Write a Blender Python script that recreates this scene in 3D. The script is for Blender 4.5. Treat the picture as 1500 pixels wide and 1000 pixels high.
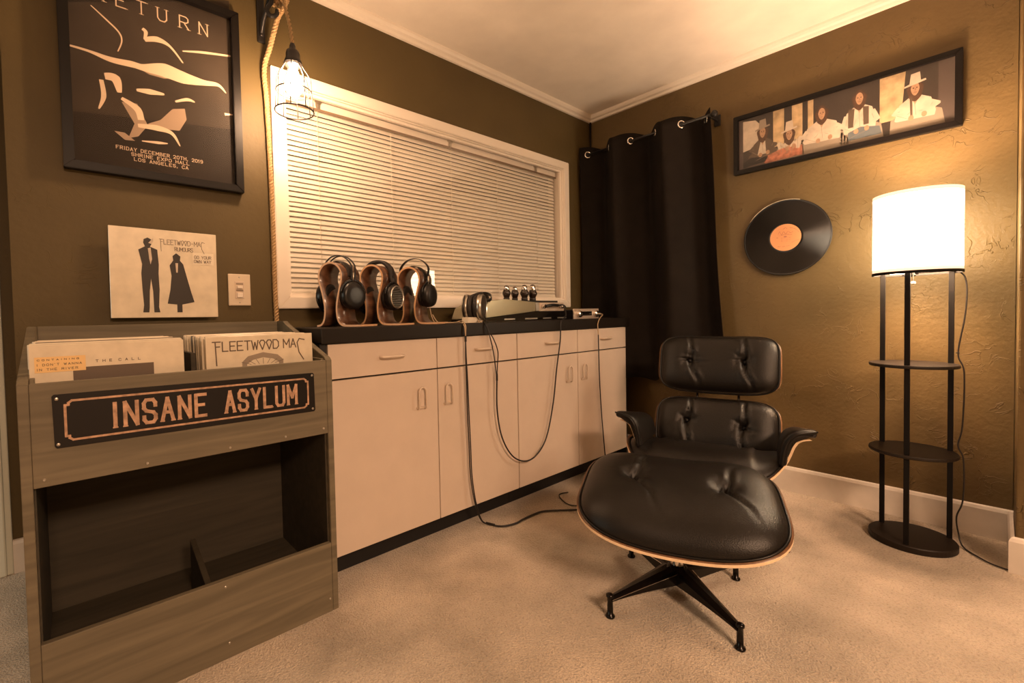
import bpy, bmesh, math, random
from mathutils import Vector, Matrix
random.seed(7)
PI = math.pi
S = bpy.context.scene
C = S.collection
for o in list(bpy.data.objects): bpy.data.objects.remove(o)

# ------------------------------------------------------------------ camera, world, lights, exposure
def make_camera():
    cd = bpy.data.cameras.new('camera'); co = bpy.data.objects.new('camera', cd); C.objects.link(co)
    yaw, pitch, roll = .718436, .0284892, -.0205495
    f = Vector((math.sin(yaw)*math.cos(pitch), math.cos(yaw)*math.cos(pitch), -math.sin(pitch)))
    r = Vector((math.cos(yaw), -math.sin(yaw), 0)); u = r.cross(f)
    r2 = r*math.cos(roll) + u*math.sin(roll); u2 = -r*math.sin(roll) + u*math.cos(roll)
    m = Matrix((r2, u2, -f)).transposed().to_4x4()
    m.translation = Vector((-2.93740, -2.00089, .99693))
    co.matrix_world = m
    cd.sensor_width = 36; cd.lens = 671.363/1500*36
    cd.shift_x = (750-693.44)/1500; cd.shift_y = (480.99-500)/1500
    cd.clip_start = .01
    S.camera = co
make_camera()
S.view_settings.view_transform = 'Standard'; S.view_settings.look = 'None'
S.view_settings.exposure = 0.56; S.view_settings.gamma = 1; S.view_settings.use_curve_mapping = False
W = bpy.data.worlds.new('world'); S.world = W; W.use_nodes = True
W.node_tree.nodes['Background'].inputs[0].default_value = (.30, .20, .10, 1)
W.node_tree.nodes['Background'].inputs[1].default_value = .02
try:
    S.cycles.max_bounces = 8; S.cycles.diffuse_bounces = 4; S.cycles.sample_clamp_indirect = 4
    S.cycles.use_denoising = True
except Exception: pass

def light(name, kind, loc, power, color, size=.1, rot=(0, 0, 0), sy=None):
    ld = bpy.data.lights.new(name, kind); ld.energy = power; ld.color = color
    if kind == 'AREA':
        ld.size = size
        if sy: ld.shape = 'RECTANGLE'; ld.size_y = sy
    else: ld.shadow_soft_size = size
    lo = bpy.data.objects.new(name, ld); lo.location = loc; lo.rotation_euler = rot; C.objects.link(lo)
    return lo
WARM = (1, .56, .27)
light('ceiling_fill_light', 'AREA', (-2.85, -4.15, 2.36), 150, (1, .62, .385), .8)  # unseen warm fill, added behind the camera to brighten cabinets and floor
light('hall_daylight', 'AREA', (-4.9, .05, 1.3), 7, (.95, 1, .84), .7, (math.radians(72), 0, math.radians(-90)))
LAMP_P = Vector((-.284, -1.768, 1.31))
light('floor_lamp_bulb_light', 'POINT', LAMP_P, 42, (1, .60, .37), .05)
PEND = Vector((-2.291, -.28, 1.885))

# ------------------------------------------------------------------ materials
def nt(m):
    m.use_nodes = True; t = m.node_tree; return t, t.nodes, t.links, t.nodes['Principled BSDF']
def mat(name, col, rough=.6, metal=0, bump=0, bscale=200, vary=0, vscale=8, coat=0, spec=None, sheen=0, emit=None, es=0, detail=4, aniso=None):
    m = bpy.data.materials.new(name); t, N, L, b = nt(m)
    b.inputs['Base Color'].default_value = (*col, 1); b.inputs['Roughness'].default_value = rough
    b.inputs['Metallic'].default_value = metal; b.inputs['Coat Weight'].default_value = coat
    if spec is not None: b.inputs['Specular IOR Level'].default_value = spec
    if sheen: b.inputs['Sheen Weight'].default_value = sheen
    if emit: b.inputs['Emission Color'].default_value = (*emit, 1); b.inputs['Emission Strength'].default_value = es
    tc = N.new('ShaderNodeTexCoord')
    if vary:
        n = N.new('ShaderNodeTexNoise'); n.inputs['Scale'].default_value = vscale; n.inputs['Detail'].default_value = 5
        L.new(tc.outputs['Object'], n.inputs['Vector'])
        r = N.new('ShaderNodeValToRGB'); r.color_ramp.elements[0].position = .3; r.color_ramp.elements[1].position = .7
        r.color_ramp.elements[0].color = (*[c*(1-vary) for c in col], 1); r.color_ramp.elements[1].color = (*[min(1, c*(1+vary)) for c in col], 1)
        L.new(n.outputs['Fac'], r.inputs['Fac']); L.new(r.outputs['Color'], b.inputs['Base Color'])
    if bump:
        n = N.new('ShaderNodeTexNoise'); n.inputs['Scale'].default_value = bscale; n.inputs['Detail'].default_value = detail
        L.new(tc.outputs['Object'], n.inputs['Vector'])
        bp = N.new('ShaderNodeBump'); bp.inputs['Strength'].default_value = bump; bp.inputs['Distance'].default_value = .01
        L.new(n.outputs['Fac'], bp.inputs['Height']); L.new(bp.outputs['Normal'], b.inputs['Normal'])
    return m

def plaster(name, col, strength, rough=.5, ridge_h=.10, dist=.012):
    # hand-trowelled wall: broad lumps, fine grain and thin raised trowel ridges
    m = bpy.data.materials.new(name); t, N, L, b = nt(m)
    b.inputs['Roughness'].default_value = rough; b.inputs['Specular IOR Level'].default_value = .3
    tc = N.new('ShaderNodeTexCoord')
    n1 = N.new('ShaderNodeTexNoise'); n1.inputs['Scale'].default_value = 3.2; n1.inputs['Detail'].default_value = 4
    n2 = N.new('ShaderNodeTexNoise'); n2.inputs['Scale'].default_value = 55; n2.inputs['Detail'].default_value = 6
    n3 = N.new('ShaderNodeTexNoise'); n3.inputs['Scale'].default_value = 9; n3.inputs['Detail'].default_value = 3; n3.inputs['Distortion'].default_value = 1.6
    for n in (n1, n2, n3): L.new(tc.outputs['Object'], n.inputs['Vector'])
    def mth(op, a, bb):
        q = N.new('ShaderNodeMath'); q.operation = op
        for i, v in enumerate((a, bb)):
            if isinstance(v, (int, float)): q.inputs[i].default_value = v
            else: L.new(v, q.inputs[i])
        return q.outputs[0]
    # thin ridges: 1 - |n3-.5|*k clipped, only where n1 is high
    d = mth('ABSOLUTE', mth('SUBTRACT', n3.outputs['Fac'], .5), 0)
    ridge = mth('MAXIMUM', mth('SUBTRACT', 1, mth('MULTIPLY', d, 60)), 0)
    n4 = N.new('ShaderNodeTexNoise'); n4.inputs['Scale'].default_value = 6; L.new(tc.outputs['Object'], n4.inputs['Vector'])
    mask = mth('MAXIMUM', mth('MULTIPLY', mth('SUBTRACT', n4.outputs['Fac'], .5), 5), 0)
    h = mth('ADD', mth('ADD', mth('MULTIPLY', n1.outputs['Fac'], .7), mth('MULTIPLY', n2.outputs['Fac'], .12)), mth('MULTIPLY', mth('MULTIPLY', ridge, mask), ridge_h))
    bp = N.new('ShaderNodeBump'); bp.inputs['Strength'].default_value = strength; bp.inputs['Distance'].default_value = dist
    L.new(h, bp.inputs['Height']); L.new(bp.outputs['Normal'], b.inputs['Normal'])
    r = N.new('ShaderNodeValToRGB'); r.color_ramp.elements[0].position = .3; r.color_ramp.elements[1].position = .72
    r.color_ramp.elements[0].color = (*[c*.9 for c in col], 1); r.color_ramp.elements[1].color = (*[c*1.1 for c in col], 1)
    L.new(n1.outputs['Fac'], r.inputs['Fac']); L.new(r.outputs['Color'], b.inputs['Base Color'])
    return m

def wood(name, c1, c2, scale=(4, 40, 40), rough=.45, coat=0):
    m = bpy.data.materials.new(name); t, N, L, b = nt(m)
    b.inputs['Roughness'].default_value = rough; b.inputs['Coat Weight'].default_value = coat
    tc = N.new('ShaderNodeTexCoord'); mp = N.new('ShaderNodeMapping'); mp.inputs['Scale'].default_value = scale
    n = N.new('ShaderNodeTexNoise'); n.inputs['Scale'].default_value = 1; n.inputs['Detail'].default_value = 6; n.inputs['Distortion'].default_value = .8
    L.new(tc.outputs['Object'], mp.inputs['Vector']); L.new(mp.outputs['Vector'], n.inputs['Vector'])
    r = N.new('ShaderNodeValToRGB'); r.color_ramp.elements[0].position = .35; r.color_ramp.elements[1].position = .68
    r.color_ramp.elements[0].color = (*c1, 1); r.color_ramp.elements[1].color = (*c2, 1)
    L.new(n.outputs['Fac'], r.inputs['Fac']); L.new(r.outputs['Color'], b.inputs['Base Color'])
    bp = N.new('ShaderNodeBump'); bp.inputs['Strength'].default_value = .12; bp.inputs['Distance'].default_value = .004
    L.new(n.outputs['Fac'], bp.inputs['Height']); L.new(bp.outputs['Normal'], b.inputs['Normal'])
    return m

def pane_mat(name, f0=.04, boost=1.0):
    """clear glass: see-through with a Schlick mirror reflection from either side"""
    m = bpy.data.materials.new(name); m.use_nodes = True; t = m.node_tree; N = t.nodes; L = t.links; N.clear()
    o = N.new('ShaderNodeOutputMaterial'); mx = N.new('ShaderNodeMixShader'); tr = N.new('ShaderNodeBsdfTransparent'); g = N.new('ShaderNodeBsdfGlossy')
    g.inputs['Roughness'].default_value = .01
    ge = N.new('ShaderNodeNewGeometry'); dt = N.new('ShaderNodeVectorMath'); dt.operation = 'DOT_PRODUCT'
    L.new(ge.outputs['Incoming'], dt.inputs[0]); L.new(ge.outputs['Normal'], dt.inputs[1])
    def mth(op, a, bb):
        q = N.new('ShaderNodeMath'); q.operation = op
        for i, v in enumerate((a, bb)):
            if isinstance(v, (int, float)): q.inputs[i].default_value = v
            else: L.new(v, q.inputs[i])
        return q.outputs[0]
    c = mth('ABSOLUTE', dt.outputs['Value'], 0); p = mth('POWER', mth('SUBTRACT', 1, c), 5)
    L.new(mth('ADD', mth('MULTIPLY', p, (1-f0)*.8), f0), mx.inputs[0])
    L.new(tr.outputs[0], mx.inputs[1]); L.new(g.outputs[0], mx.inputs[2]); L.new(mx.outputs[0], o.inputs[0])
    return m

def carpet_mat():
    m = bpy.data.materials.new('beige_carpet'); t, N, L, b = nt(m)
    b.inputs['Roughness'].default_value = 1; b.inputs['Sheen Weight'].default_value = .25; b.inputs['Specular IOR Level'].default_value = .1
    tc = N.new('ShaderNodeTexCoord')
    a = N.new('ShaderNodeTexNoise'); a.inputs['Scale'].default_value = 4.5; a.inputs['Detail'].default_value = 4
    f = N.new('ShaderNodeTexVoronoi'); f.inputs['Scale'].default_value = 190
    f2 = N.new('ShaderNodeTexNoise'); f2.inputs['Scale'].default_value = 130; f2.inputs['Detail'].default_value = 5
    for n in (a, f, f2): L.new(tc.outputs['Object'], n.inputs['Vector'])
    r = N.new('ShaderNodeValToRGB'); r.color_ramp.elements[0].position = .32; r.color_ramp.elements[1].position = .68
    r.color_ramp.elements[0].color = (.37, .31, .235, 1); r.color_ramp.elements[1].color = (.60, .50, .39, 1)
    L.new(a.outputs['Fac'], r.inputs['Fac'])
    r2 = N.new('ShaderNodeValToRGB'); r2.color_ramp.elements[0].position = .28; r2.color_ramp.elements[1].position = .5
    r2.color_ramp.elements[0].color = (.62, .58, .54, 1); r2.color_ramp.elements[1].color = (1, 1, 1, 1)
    L.new(f2.outputs['Fac'], r2.inputs['Fac'])
    mx = N.new('ShaderNodeMix'); mx.data_type = 'RGBA'; mx.blend_type = 'MULTIPLY'; mx.inputs[0].default_value = .8
    L.new(r.outputs['Color'], mx.inputs[6]); L.new(r2.outputs['Color'], mx.inputs[7]); L.new(mx.outputs[2], b.inputs['Base Color'])
    ad = N.new('ShaderNodeMath'); ad.operation = 'ADD'; L.new(f.outputs['Distance'], ad.inputs[0]); L.new(f2.outputs['Fac'], ad.inputs[1])
    bp = N.new('ShaderNodeBump'); bp.inputs['Strength'].default_value = .55; bp.inputs['Distance'].default_value = .01
    L.new(ad.outputs[0], bp.inputs['Height']); L.new(bp.outputs['Normal'], b.inputs['Normal'])
    return m

OLIVE = (.095, .068, .026)
M = dict(
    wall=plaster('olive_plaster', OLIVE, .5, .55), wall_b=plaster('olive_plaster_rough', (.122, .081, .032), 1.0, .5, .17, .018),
    ceiling=plaster('white_ceiling_plaster', (.84, .77, .68), .35, .55), carpet=carpet_mat(),
    white=mat('white_trim_paint', (.84, .77, .68), .4), white2=mat('baseboard_paint', (.66, .60, .53), .5, vary=.12, vscale=6),
    jamb=mat('door_jamb_paint', (.62, .64, .55), .5),
    slat=mat('blind_slat', (.84, .78, .68), .38), rail=mat('blind_rail', (.20, .14, .09), .4), cord=mat('blind_cord', (.8, .74, .62), .7),
    dark=mat('night_outside', (.01, .01, .01), .9),
    cab=mat('cream_laminate', (.64, .53, .44), .42, bump=.03, bscale=120, vary=.03), handle=mat('cream_handle', (.66, .55, .45), .35),
    black_lam=mat('black_laminate', (.011, .0075, .005), .45, spec=.3), kick=mat('black_toe_kick', (.006, .005, .005), .6),
    crate=wood('grey_stained_wood', (.115, .096, .062), (.180, .150, .098), (2.2, 26, 30), .6),
    crate_shaded=wood('grey_stained_wood_shaded', (.035, .028, .016), (.055, .043, .026), (2.2, 26, 30), .7),  # darker copy of the crate wood, inside shade put into the colour
    sign=mat('black_enamel', (.005, .0035, .0035), .4, spec=.35), signtxt=mat('worn_copper_print', (.46, .28, .18), .6, vary=.35, vscale=70),
    screw=mat('steel_screw', (.5, .47, .42), .35, 1), sleeve=mat('sleeve_paper', (.72, .63, .48), .35, vary=.10, vscale=20, coat=.4),
    sleeve2=mat('sleeve_paper_warm', (.66, .56, .41), .4, vary=.2, vscale=30, coat=.5), sleeve_dk=mat('sleeve_dark', (.13, .10, .07), .3, coat=.6),
    ink=mat('print_ink', (.022, .016, .012), .5), ink2=mat('print_brown', (.11, .075, .05), .5), greytone=mat('print_grey', (.30, .24, .18), .5),
    sticker=mat('orange_sticker', (.82, .55, .24), .5), rose=mat('print_skin', (.42, .25, .15), .5, vary=.15, vscale=60),
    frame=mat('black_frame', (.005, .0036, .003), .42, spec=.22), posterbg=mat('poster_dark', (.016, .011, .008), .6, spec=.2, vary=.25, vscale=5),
    postersheen=mat('poster_upper_sheen', (.036, .026, .018), .6, spec=.2, vary=.25, vscale=5), postlt=mat('poster_light', (.62, .47, .33), .5), postmid=mat('poster_mid', (.30, .21, .14), .5),
    glass=pane_mat('picture_glass', .012), wglass=pane_mat('window_glass', .035),
    curtain=mat('black_brown_curtain', (.012, .0088, .0068), .9, spec=.15, bump=.2, bscale=500, vary=.15, vscale=12),
    steel=mat('brushed_steel', (.62, .58, .52), .3, 1), chrome=mat('chrome', (.85, .82, .78), .12, 1), iron=mat('black_iron', (.014, .012, .011), .45, .3),
    leather=mat('black_leather', (.0058, .0044, .0034), .40, bump=.15, bscale=330, spec=.38), leather_s=mat('leather_piping', (.004, .003, .0025), .4, spec=.35),
    ply=wood('walnut_ply_face', (.10, .045, .02), (.22, .11, .05), (30, 4, 4), .35), plyedge=mat('ply_edge', (.93, .70, .46), .45, vary=.08, vscale=60),
    alu_black=mat('black_aluminium', (.012, .010, .009), .22, .6), vinyl=mat('record_vinyl', (.005, .004, .0035), .30, spec=.5),
    label=mat('record_label', (.62, .28, .12), .55), lampm=mat('lamp_black_metal', (.004, .003, .0025), .6, 0, spec=.18), shelf=mat('dark_shelf', (.014, .009, .006), .5, spec=.3),
    walnut=wood('walnut', (.055, .024, .012), (.19, .085, .042), (9, 9, 34), .35, .25), maple=mat('light_ply_edge', (.66, .40, .22), .45),
    hp=mat('headphone_black', (.005, .004, .004), .4), hpgloss=mat('headphone_gloss', (.005, .004, .004), .36), hpleather=mat('headphone_pad', (.016, .012, .010), .55, bump=.2, bscale=400),
    silver=mat('silver_ring', (.66, .63, .58), .3, 1), mesh=mat('mesh_grille', (.07, .055, .04), .5, .6, bump=.6, bscale=900),
    amp=mat('champagne_aluminium', (.36, .33, .23), .28, .6), amppanel=mat('pale_front_panel', (.72, .60, .50), .3, .5), blackgloss=mat('gloss_black', (.006, .005, .005), .12),
    tube=mat('tube_dark_glass', (.022, .013, .008), .12, 0, coat=.6, vary=.6, vscale=90), tubebase=mat('tube_base', (.02, .015, .012), .4),
    cable=mat('black_cable', (.012, .009, .008), .45), cable_tan=mat('tan_cable', (.50, .37, .24), .4, .3), rope=mat('manila_rope', (.44, .29, .14), .8, bump=.4, bscale=300),
    plate=mat('switch_plate', (.70, .60, .47), .35), paper=mat('white_card', (.78, .70, .56), .6),
    shade=mat('lamp_shade', (.9, .82, .7), .8, emit=(1, .76, .52), es=17), shadetrim=mat('shade_trim', (.85, .66, .52), .8, emit=(1, .60, .38), es=1.1),
    bulb=mat('glowing_bulb', (1, .9, .7), .4, emit=(1, .72, .38), es=45), pbulb=mat('pendant_bulb', (1, .9, .7), .4, emit=(1, .61, .35), es=330), socket=mat('socket', (.012, .010, .010), .35),
    denim=mat('print_denim', (.12, .14, .15), .5), whiteprint=mat('print_white', (.56, .47, .37), .45, vary=.15, vscale=30), plank=mat('print_plank', (.50, .36, .20), .5, vary=.3, vscale=25),
    rug=mat('print_rug', (.45, .17, .10), .5, vary=.4, vscale=60), hair=mat('print_hair', (.09, .045, .025), .5, vary=.3, vscale=80), photobg=mat('print_shadow', (.045, .033, .026), .45),
    mat_board=mat('grey_mat_board', (.085, .062, .052), .5),
)

# ------------------------------------------------------------------ helpers
def obj(name, bm, m, parent=None, smooth=False, loc=None):
    if isinstance(bm, bmesh.types.BMesh):
        me = bpy.data.meshes.new(name); bmesh.ops.recalc_face_normals(bm, faces=bm.faces); bm.to_mesh(me); bm.free()
    else: me = bm
    for x in (m if isinstance(m, (list, tuple)) else [m]): me.materials.append(x)
    if smooth:
        for p in me.polygons: p.use_smooth = True
    o = bpy.data.objects.new(name, me); C.objects.link(o)
    if parent: o.parent = parent
    if loc: o.location = loc
    return o
def thing(name, label, cat, loc=(0, 0, 0), rz=0, group=None, scale=None):
    o = bpy.data.objects.new(name, None); o.empty_display_size = .05; C.objects.link(o)
    o.location = loc; o.rotation_euler = (0, 0, rz); o['label'] = label; o['category'] = cat
    if group: o['group'] = group
    return o
def tag(o, label, cat, group=None):
    o['label'] = label; o['category'] = cat
    if group: o['group'] = group
    return o
def struct(o): o['kind'] = 'structure'; return o
def tree(o, parent=None):
    c = o.copy(); C.objects.link(c); c.parent = parent
    for k in o.children: tree(k, c)
    return c
def bx(bm, x0, x1, y0, y1, z0, z1, bev=0, seg=2):
    x0, x1 = min(x0, x1), max(x0, x1); y0, y1 = min(y0, y1), max(y0, y1); z0, z1 = min(z0, z1), max(z0, z1)
    r = bmesh.ops.create_cube(bm, size=1)
    for v in r['verts']: v.co = Vector((x0+(v.co.x+.5)*(x1-x0), y0+(v.co.y+.5)*(y1-y0), z0+(v.co.z+.5)*(z1-z0)))
    if bev:
        es = list({e for v in r['verts'] for e in v.link_edges})
        bmesh.ops.bevel(bm, geom=es, offset=bev, segments=seg, affect='EDGES', profile=.5)
    return bm
def box(*a, **k): return bx(bmesh.new(), *a, **k)
def lathe(prof, seg=32, M4=None, bm=None):
    bm = bm or bmesh.new(); rings = []
    for r, z in prof:
        if r < 1e-6: rings.append([bm.verts.new((0, 0, z))])
        else: rings.append([bm.verts.new((r*math.cos(2*PI*i/seg), r*math.sin(2*PI*i/seg), z)) for i in range(seg)])
    vs = [v for q in rings for v in q]
    for a, b in zip(rings, rings[1:]):
        for i in range(seg):
            j = (i+1) % seg
            if len(a) == 1 and len(b) == 1: continue
            if len(a) == 1: bm.faces.new((a[0], b[i], b[j]))
            elif len(b) == 1: bm.faces.new((a[i], b[0], a[j]))
            else: bm.faces.new((a[i], b[i], b[j], a[j]))
    if M4 is not None:
        for v in vs: v.co = M4 @ v.co
    return bm
def catmull(pts, n=8, closed=False):
    P = [Vector(p) for p in pts]; out = []
    L = len(P)
    for i in range(L if closed else L-1):
        if closed: p0, p1, p2, p3 = P[(i-1) % L], P[i], P[(i+1) % L], P[(i+2) % L]
        else: p0, p1, p2, p3 = P[max(i-1, 0)], P[i], P[i+1], P[min(i+2, L-1)]
        for k in range(n):
            t = k/n
            out.append(.5*((2*p1)+(p2-p0)*t+(2*p0-5*p1+4*p2-p3)*t*t+(-p0+3*p1-3*p2+p3)*t*t*t))
    if not closed: out.append(P[-1])
    return out
def tube(pts, r, seg=8, closed=False, bm=None, flat=None, cap=True, radii=None):
    """sweep a circle (or an ellipse flat=(ra, rb)) along points"""
    bm = bm or bmesh.new(); P = [Vector(p) for p in pts]; n = len(P); rings = []; up = None
    for i, p in enumerate(P):
        if closed: t = (P[(i+1) % n]-P[i-1])
        else: t = P[min(i+1, n-1)]-P[max(i-1, 0)]
        if t.length < 1e-9: t = Vector((0, 0, 1))
        t.normalize()
        if up is None:
            up = Vector((0, 0, 1)) if abs(t.z) < .9 else Vector((1, 0, 0))
        s = t.cross(up)
        if s.length < 1e-6: s = t.orthogonal()
        s.normalize(); up = s.cross(t).normalized()
        ra, rb = flat if flat else (r, r)
        if radii: ra = rb = radii[i]
        rings.append([bm.verts.new(p + s*ra*math.cos(2*PI*k/seg) + up*rb*math.sin(2*PI*k/seg)) for k in range(seg)])
    m = n if closed else n-1
    for i in range(m):
        a, b = rings[i], rings[(i+1) % n]
        for k in range(seg):
            q = (k+1) % seg; bm.faces.new((a[k], a[q], b[q], b[k]))
    if not closed and cap:
        bm.faces.new(rings[0][::-1]); bm.faces.new(rings[-1])
    return bm
def prism(poly, axis, a, b, bm=None, bev=0):
    """extrude a 2D polygon between a and b along axis ('x','y','z')"""
    bm = bm or bmesh.new()
    def P(u, v, w): return {'x': (w, u, v), 'y': (u, w, v), 'z': (u, v, w)}[axis]
    A = [bm.verts.new(P(u, v, a)) for u, v in poly]; B = [bm.verts.new(P(u, v, b)) for u, v in poly]
    n = len(poly); bm.faces.new(A); bm.faces.new(B[::-1])
    for i in range(n): bm.faces.new((A[i], B[i], B[(i+1) % n], A[(i+1) % n]))
    if bev: bmesh.ops.bevel(bm, geom=list(bm.edges), offset=bev, segments=2, affect='EDGES')
    return bm
def flat(name, polys, m, parent, O, ex, ez, lift=0):
    """thin printed shapes lying on a plane: polygons in plane coordinates"""
    O, ex, ez = Vector(O), Vector(ex), Vector(ez); n = ex.cross(ez).normalized()
    bm = bmesh.new()
    for i, p in enumerate(polys):
        vs = [bm.verts.new(O + ex*a + ez*b + n*(lift+(i % 9)*.00003)) for a, b in p]
        try: bm.faces.new(vs)
        except Exception: pass
    me = bpy.data.meshes.new(name); bm.to_mesh(me); bm.free()
    return obj(name, me, m, parent)
# stroke alphabet: letters as pen lines in a unit box
G = {
 'A': [[(0,0),(.5,1),(1,0)],[(.19,.36),(.81,.36)]], 'B': [[(0,0),(0,1),(.7,1),(.92,.87),(.92,.66),(.7,.53),(0,.53)],[(.7,.53),(1,.4),(1,.14),(.8,0),(0,0)]],
 'C': [[(1,.8),(.78,1),(.25,1),(0,.78),(0,.22),(.25,0),(.78,0),(1,.2)]], 'D': [[(0,0),(0,1),(.65,1),(1,.75),(1,.25),(.65,0),(0,0)]],
 'E': [[(.95,1),(0,1),(0,0),(.95,0)],[(0,.52),(.75,.52)]], 'F': [[(.95,1),(0,1),(0,0)],[(0,.52),(.75,.52)]],
 'G': [[(1,.8),(.78,1),(.25,1),(0,.78),(0,.22),(.25,0),(.78,0),(1,.2),(1,.45),(.6,.45)]], 'H': [[(0,0),(0,1)],[(1,0),(1,1)],[(0,.52),(1,.52)]],
 'I': [[(.5,0),(.5,1)]], 'K': [[(0,0),(0,1)],[(1,1),(0,.45)],[(.3,.62),(1,0)]], 'L': [[(0,1),(0,0),(.9,0)]], 'M': [[(0,0),(0,1),(.5,.35),(1,1),(1,0)]],
 'N': [[(0,0),(0,1),(1,0),(1,1)]], 'O': [[(.25,0),(0,.22),(0,.78),(.25,1),(.75,1),(1,.78),(1,.22),(.75,0),(.25,0)]],
 'P': [[(0,0),(0,1),(.75,1),(1,.87),(1,.6),(.75,.47),(0,.47)]], 'R': [[(0,0),(0,1),(.75,1),(1,.87),(1,.62),(.75,.5),(0,.5)],[(.5,.5),(1.05,0)]],
 'S': [[(1,.8),(.78,1),(.22,1),(0,.83),(0,.65),(.2,.53),(.8,.45),(1,.33),(1,.17),(.78,0),(.22,0),(0,.2)]], 'T': [[(0,1),(1,1)],[(.5,1),(.5,0)]],
 'U': [[(0,1),(0,.2),(.25,0),(.75,0),(1,.2),(1,1)]], 'V': [[(0,1),(.5,0),(1,1)]], 'W': [[(0,1),(.25,0),(.5,.8),(.75,0),(1,1)]], 'X': [[(0,0),(1,1)],[(0,1),(1,0)]],
 'Y': [[(0,1),(.5,.48),(1,1)],[(.5,.48),(.5,0)]], '0': [[(.25,0),(0,.22),(0,.78),(.25,1),(.75,1),(1,.78),(1,.22),(.75,0),(.25,0)]], '1': [[(.2,.8),(.5,1),(.5,0)]],
 '2': [[(0,.78),(.25,1),(.75,1),(1,.8),(1,.6),(0,0),(1,0)]], '9': [[(1,.5),(.25,.45),(0,.62),(0,.82),(.25,1),(.75,1),(1,.8),(1,.25),(.75,0),(.1,0)]],
 ',': [[(.3,.1),(.15,-.2)]], "'": [[(.5,1),(.45,.75)]], '-': [[(.2,.5),(.8,.5)]], '.': [[(.4,0),(.4,.08)]],
}
def seg_quad(a, b, w, ext):
    a, b = Vector(a), Vector(b); d = (b-a)
    if d.length < 1e-9: return None
    d.normalize(); n = Vector((-d.y, d.x)); a = a-d*ext; b = b+d*ext
    return [tuple(a+n*w/2), tuple(a-n*w/2), tuple(b-n*w/2), tuple(b+n*w/2)]
def strokes(lines, w, ext=None):
    out = []
    for l in lines:
        for a, b in zip(l, l[1:]):
            q = seg_quad(a, b, w, w*.38 if ext is None else ext)
            if q: out.append(q)
    return out
def text(s, x, y, h, wl, gap, w, serif=0, slant=0):
    """polygons for a line of capitals starting at x, baseline y; returns polys, end x"""
    out = []
    for ch in s:
        if ch == ' ': x += wl*.7+gap; continue
        g = G[ch]; cw = wl*(.35 if ch in "I1,'." else 1.15 if ch in 'MW' else 1)
        L = [[(x+u*cw+slant*v*h, y+v*h) for u, v in l] for l in g]
        if ch in 'I1': L = [[(x+(u-.5)*wl+.5*cw, y+v*h) for u, v in l] for l in g]
        out += strokes(L, w)
        if serif:
            for l in L:
                for e in (l[0], l[-1]):
                    if abs(e[1]-y) < h*.1 or abs(e[1]-y-h) < h*.1: out.append(seg_quad((e[0]-serif, e[1]), (e[0]+serif, e[1]), w*.45, 0))
        x += cw+gap
    return out, x
def ell(cx, cy, a, b, n=14, rot=0):
    return [(cx+a*math.cos(t)*math.cos(rot)-b*math.sin(t)*math.sin(rot), cy+a*math.cos(t)*math.sin(rot)+b*math.sin(t)*math.cos(rot)) for t in [2*PI*i/n for i in range(n)]]
# ------------------------------------------------------------------ the room
H = 2.44
bm = box(-5.2, .25, -4.6, 1.6, -.08, 0); struct(obj('floor', bm, M['carpet']))
bm = box(-5.2, .25, -4.6, 1.6, H, H+.1); struct(obj('ceiling', bm, M['ceiling']))
# window wall with an opening, ends at an outside corner on the left
bm = bmesh.new()
WX0, WX1, WZ0, WZ1 = -2.238, -.330, 1.088, 2.002
bx(bm, -3.073, WX0, 0, .14, 0, H); bx(bm, WX1, .25, 0, .14, 0, H); bx(bm, WX0, WX1, 0, .14, 0, WZ0); bx(bm, WX0, WX1, 0, .14, WZ1, H)
struct(obj('wall_window', bm, M['wall']))
bm = box(0, .12, -2.05, 0, 0, H); struct(obj('wall_right', bm, M['wall_b']))
bm = box(-.33, .12, -4.6, -2.052, 0, H, bev=.006); struct(obj('wall_pilaster', bm, M['wall_b']))
bm = box(-5.2, .25, -4.72, -4.6, 0, H); struct(obj('wall_back', bm, M['wall']))
bm = box(-5.32, -5.2, -4.6, 1.6, 0, H); struct(obj('wall_left', bm, M['wall']))
bm = box(-3.147, -2.6, .6, .72, 0, H); struct(obj('wall_hall', bm, M['wall']))
bm = box(-5.2, -3.36, .6, .72, 0, H); struct(obj('wall_hall_far', bm, M['wall']))
bm = bmesh.new(); bx(bm, -3.36, -3.147, .585, .72, 0, 2.2, bev=.004); bx(bm, -3.30, -3.165, .575, .6, 0, 2.2, bev=.006); struct(obj('door_1', bm, M['jamb']))
def baseboard(name, pts):
    """pts: plan polyline, room side on the left hand; profile with a chamfered top"""
    prof = [(0, 0), (.015, 0), (.015, .118), (.010, .130), (.004, .134), (0, .134)]
    bm = bmesh.new(); rows = []
    P = [Vector((a, b)) for a, b in pts]
    for i, p in enumerate(P):
        ds = []
        if i > 0: ds.append((P[i]-P[i-1]).normalized())
        if i < len(P)-1: ds.append((P[i+1]-P[i]).normalized())
        n = sum([Vector((-d.y, d.x)) for d in ds], Vector((0, 0)))
        n = n/len(ds); n = n/max(n.length_squared, .3)
        rows.append([bm.verts.new((p.x+n.x*t, p.y+n.y*t, z)) for t, z in prof])
    for a, b in zip(rows, rows[1:]):
        for k in range(len(prof)-1): bm.faces.new((a[k], a[k+1], b[k+1], b[k]))
    bm.faces.new(rows[0]); bm.faces.new(rows[-1][::-1])
    return struct(obj(name, bm, M['white2']))
baseboard('baseboard_right', [(0, -2.052), (0, 0)])
baseboard('baseboard_pilaster', [(-.33, -4.6), (-.33, -2.05), (-.02, -2.05)])
baseboard('baseboard_hall', [(-2.6, .6), (-3.147, .6)])
baseboard('baseboard_window_wall', [(-.14, 0), (-.0, 0)])
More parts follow.
